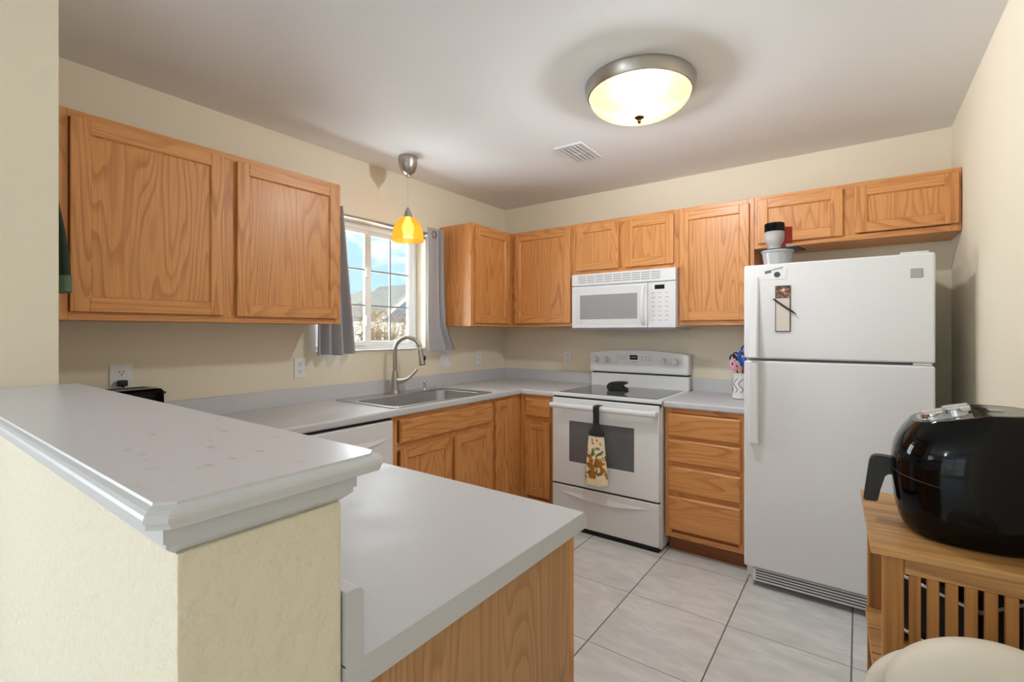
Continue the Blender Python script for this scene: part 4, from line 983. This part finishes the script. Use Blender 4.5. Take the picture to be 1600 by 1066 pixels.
# ------------------------------------------------------------------ outside the kitchen window
struct(MB().box(-80, -0.4, -40, 80, -1.2, -1.0), 'ground_outside', 'grass')
hs = thing('neighbour_house', 'distant house with broad grey shingle roof beyond the window', 'house', (-22, 20, -1.0))
MB().box(-5, 5, -10, 16, 0, 2.6).build('wall', 'tan_siding', hs)
rf = bmesh.new()
v = [rf.verts.new(p) for p in ((5.6, -10.6, 2.5), (5.6, 16.6, 2.5), (-5.6, 16.6, 2.5), (-5.6, -10.6, 2.5), (0, -5.5, 4.85), (0, 11, 4.85))]
for f_ in ((0, 1, 5, 4), (1, 2, 5), (2, 3, 4, 5), (3, 0, 4), (3, 2, 1, 0)): rf.faces.new([v[i] for i in f_])
r_ = MB(); r_._add(rf, 0); r_.build('roof', 'shingle', hs)
sh_ = thing('garden_shed', 'slate blue gabled shed with white bargeboards beyond the white fence', 'shed', (-11.6, 7.9, -1.0))
MB().prism([(-0.4, 0), (3.4, 0), (3.4, 2.62), (1.5, 4.0), (-0.4, 2.62)], -2.0, 0, 'yz').build('wall', 'blue_siding', sh_)
MB().prism([(-0.75, 2.48), (1.5, 4.10), (3.75, 2.48), (3.75, 2.34), (1.5, 3.95), (-0.75, 2.34)], 0.02, 0.16, 'yz').build('bargeboard', 'white_siding', sh_)
MB().prism([(-0.75, 2.62), (1.5, 4.24), (3.75, 2.62), (3.75, 2.50), (1.5, 4.12), (-0.75, 2.50)], -2.2, 0.15, 'yz').build('roof', 'shingle', sh_)
fe = thing('fence', 'white vinyl panel fence beyond the bare bush outside the window', 'fence', (-10.6, 6.0, -1.0))
fm = MB()
for k in range(60): fm.box(0, 0.03, -8 + k * 0.30, -8 + k * 0.30 + 0.296, 0.05, 2.60)
fm.box(-0.02, 0.05, -8, 10, 2.60, 2.68).box(-0.02, 0.05, -8, 10, 0.0, 0.06)
fm.build('panel', 'white_siding', fe)
bs = thing('bare_bush', 'leafless tan twiggy bush outside the kitchen window', 'bush', (-6.6, 3.9, -1.0))
random.seed(3)
def bush(root, n, spread, hgt, name='twigs'):
    bm_ = MB()
    for k in range(n):
        a = random.uniform(0, 2 * PI); s = spread * random.uniform(0.2, 1.0); h_ = hgt * random.uniform(0.55, 1.0)
        x1, y1 = s * math.cos(a), s * math.sin(a); p = []
        for i in range(6):
            t = i / 5; p.append((x1 * t ** 1.6 + random.uniform(-0.05, 0.05), y1 * t ** 1.6 + random.uniform(-0.05, 0.05), h_ * t))
        bm_.tube(p, [0.016, 0.013, 0.011, 0.009, 0.007, 0.003], 5)
        for j in range(14):
            i = random.randint(2, 5); q0 = Vector(p[i]); d = Vector((random.uniform(-1, 1), random.uniform(-1, 1), random.uniform(-0.2, 1.0))).normalized() * random.uniform(0.15, 0.45)
            bm_.tube([q0, q0 + d * 0.5 + Vector((0, 0, 0.03)), q0 + d], [0.007, 0.005, 0.002], 4)
    bm_.build(name, 'twig', root)
bush(bs, 170, 0.85, 2.85)
bs2 = thing('bare_bush', 'leafless bush farther left outside, seen through the sliding sash', 'bush', (-8.2, 2.7, -1.0))
bush(bs2, 90, 0.8, 3.0)
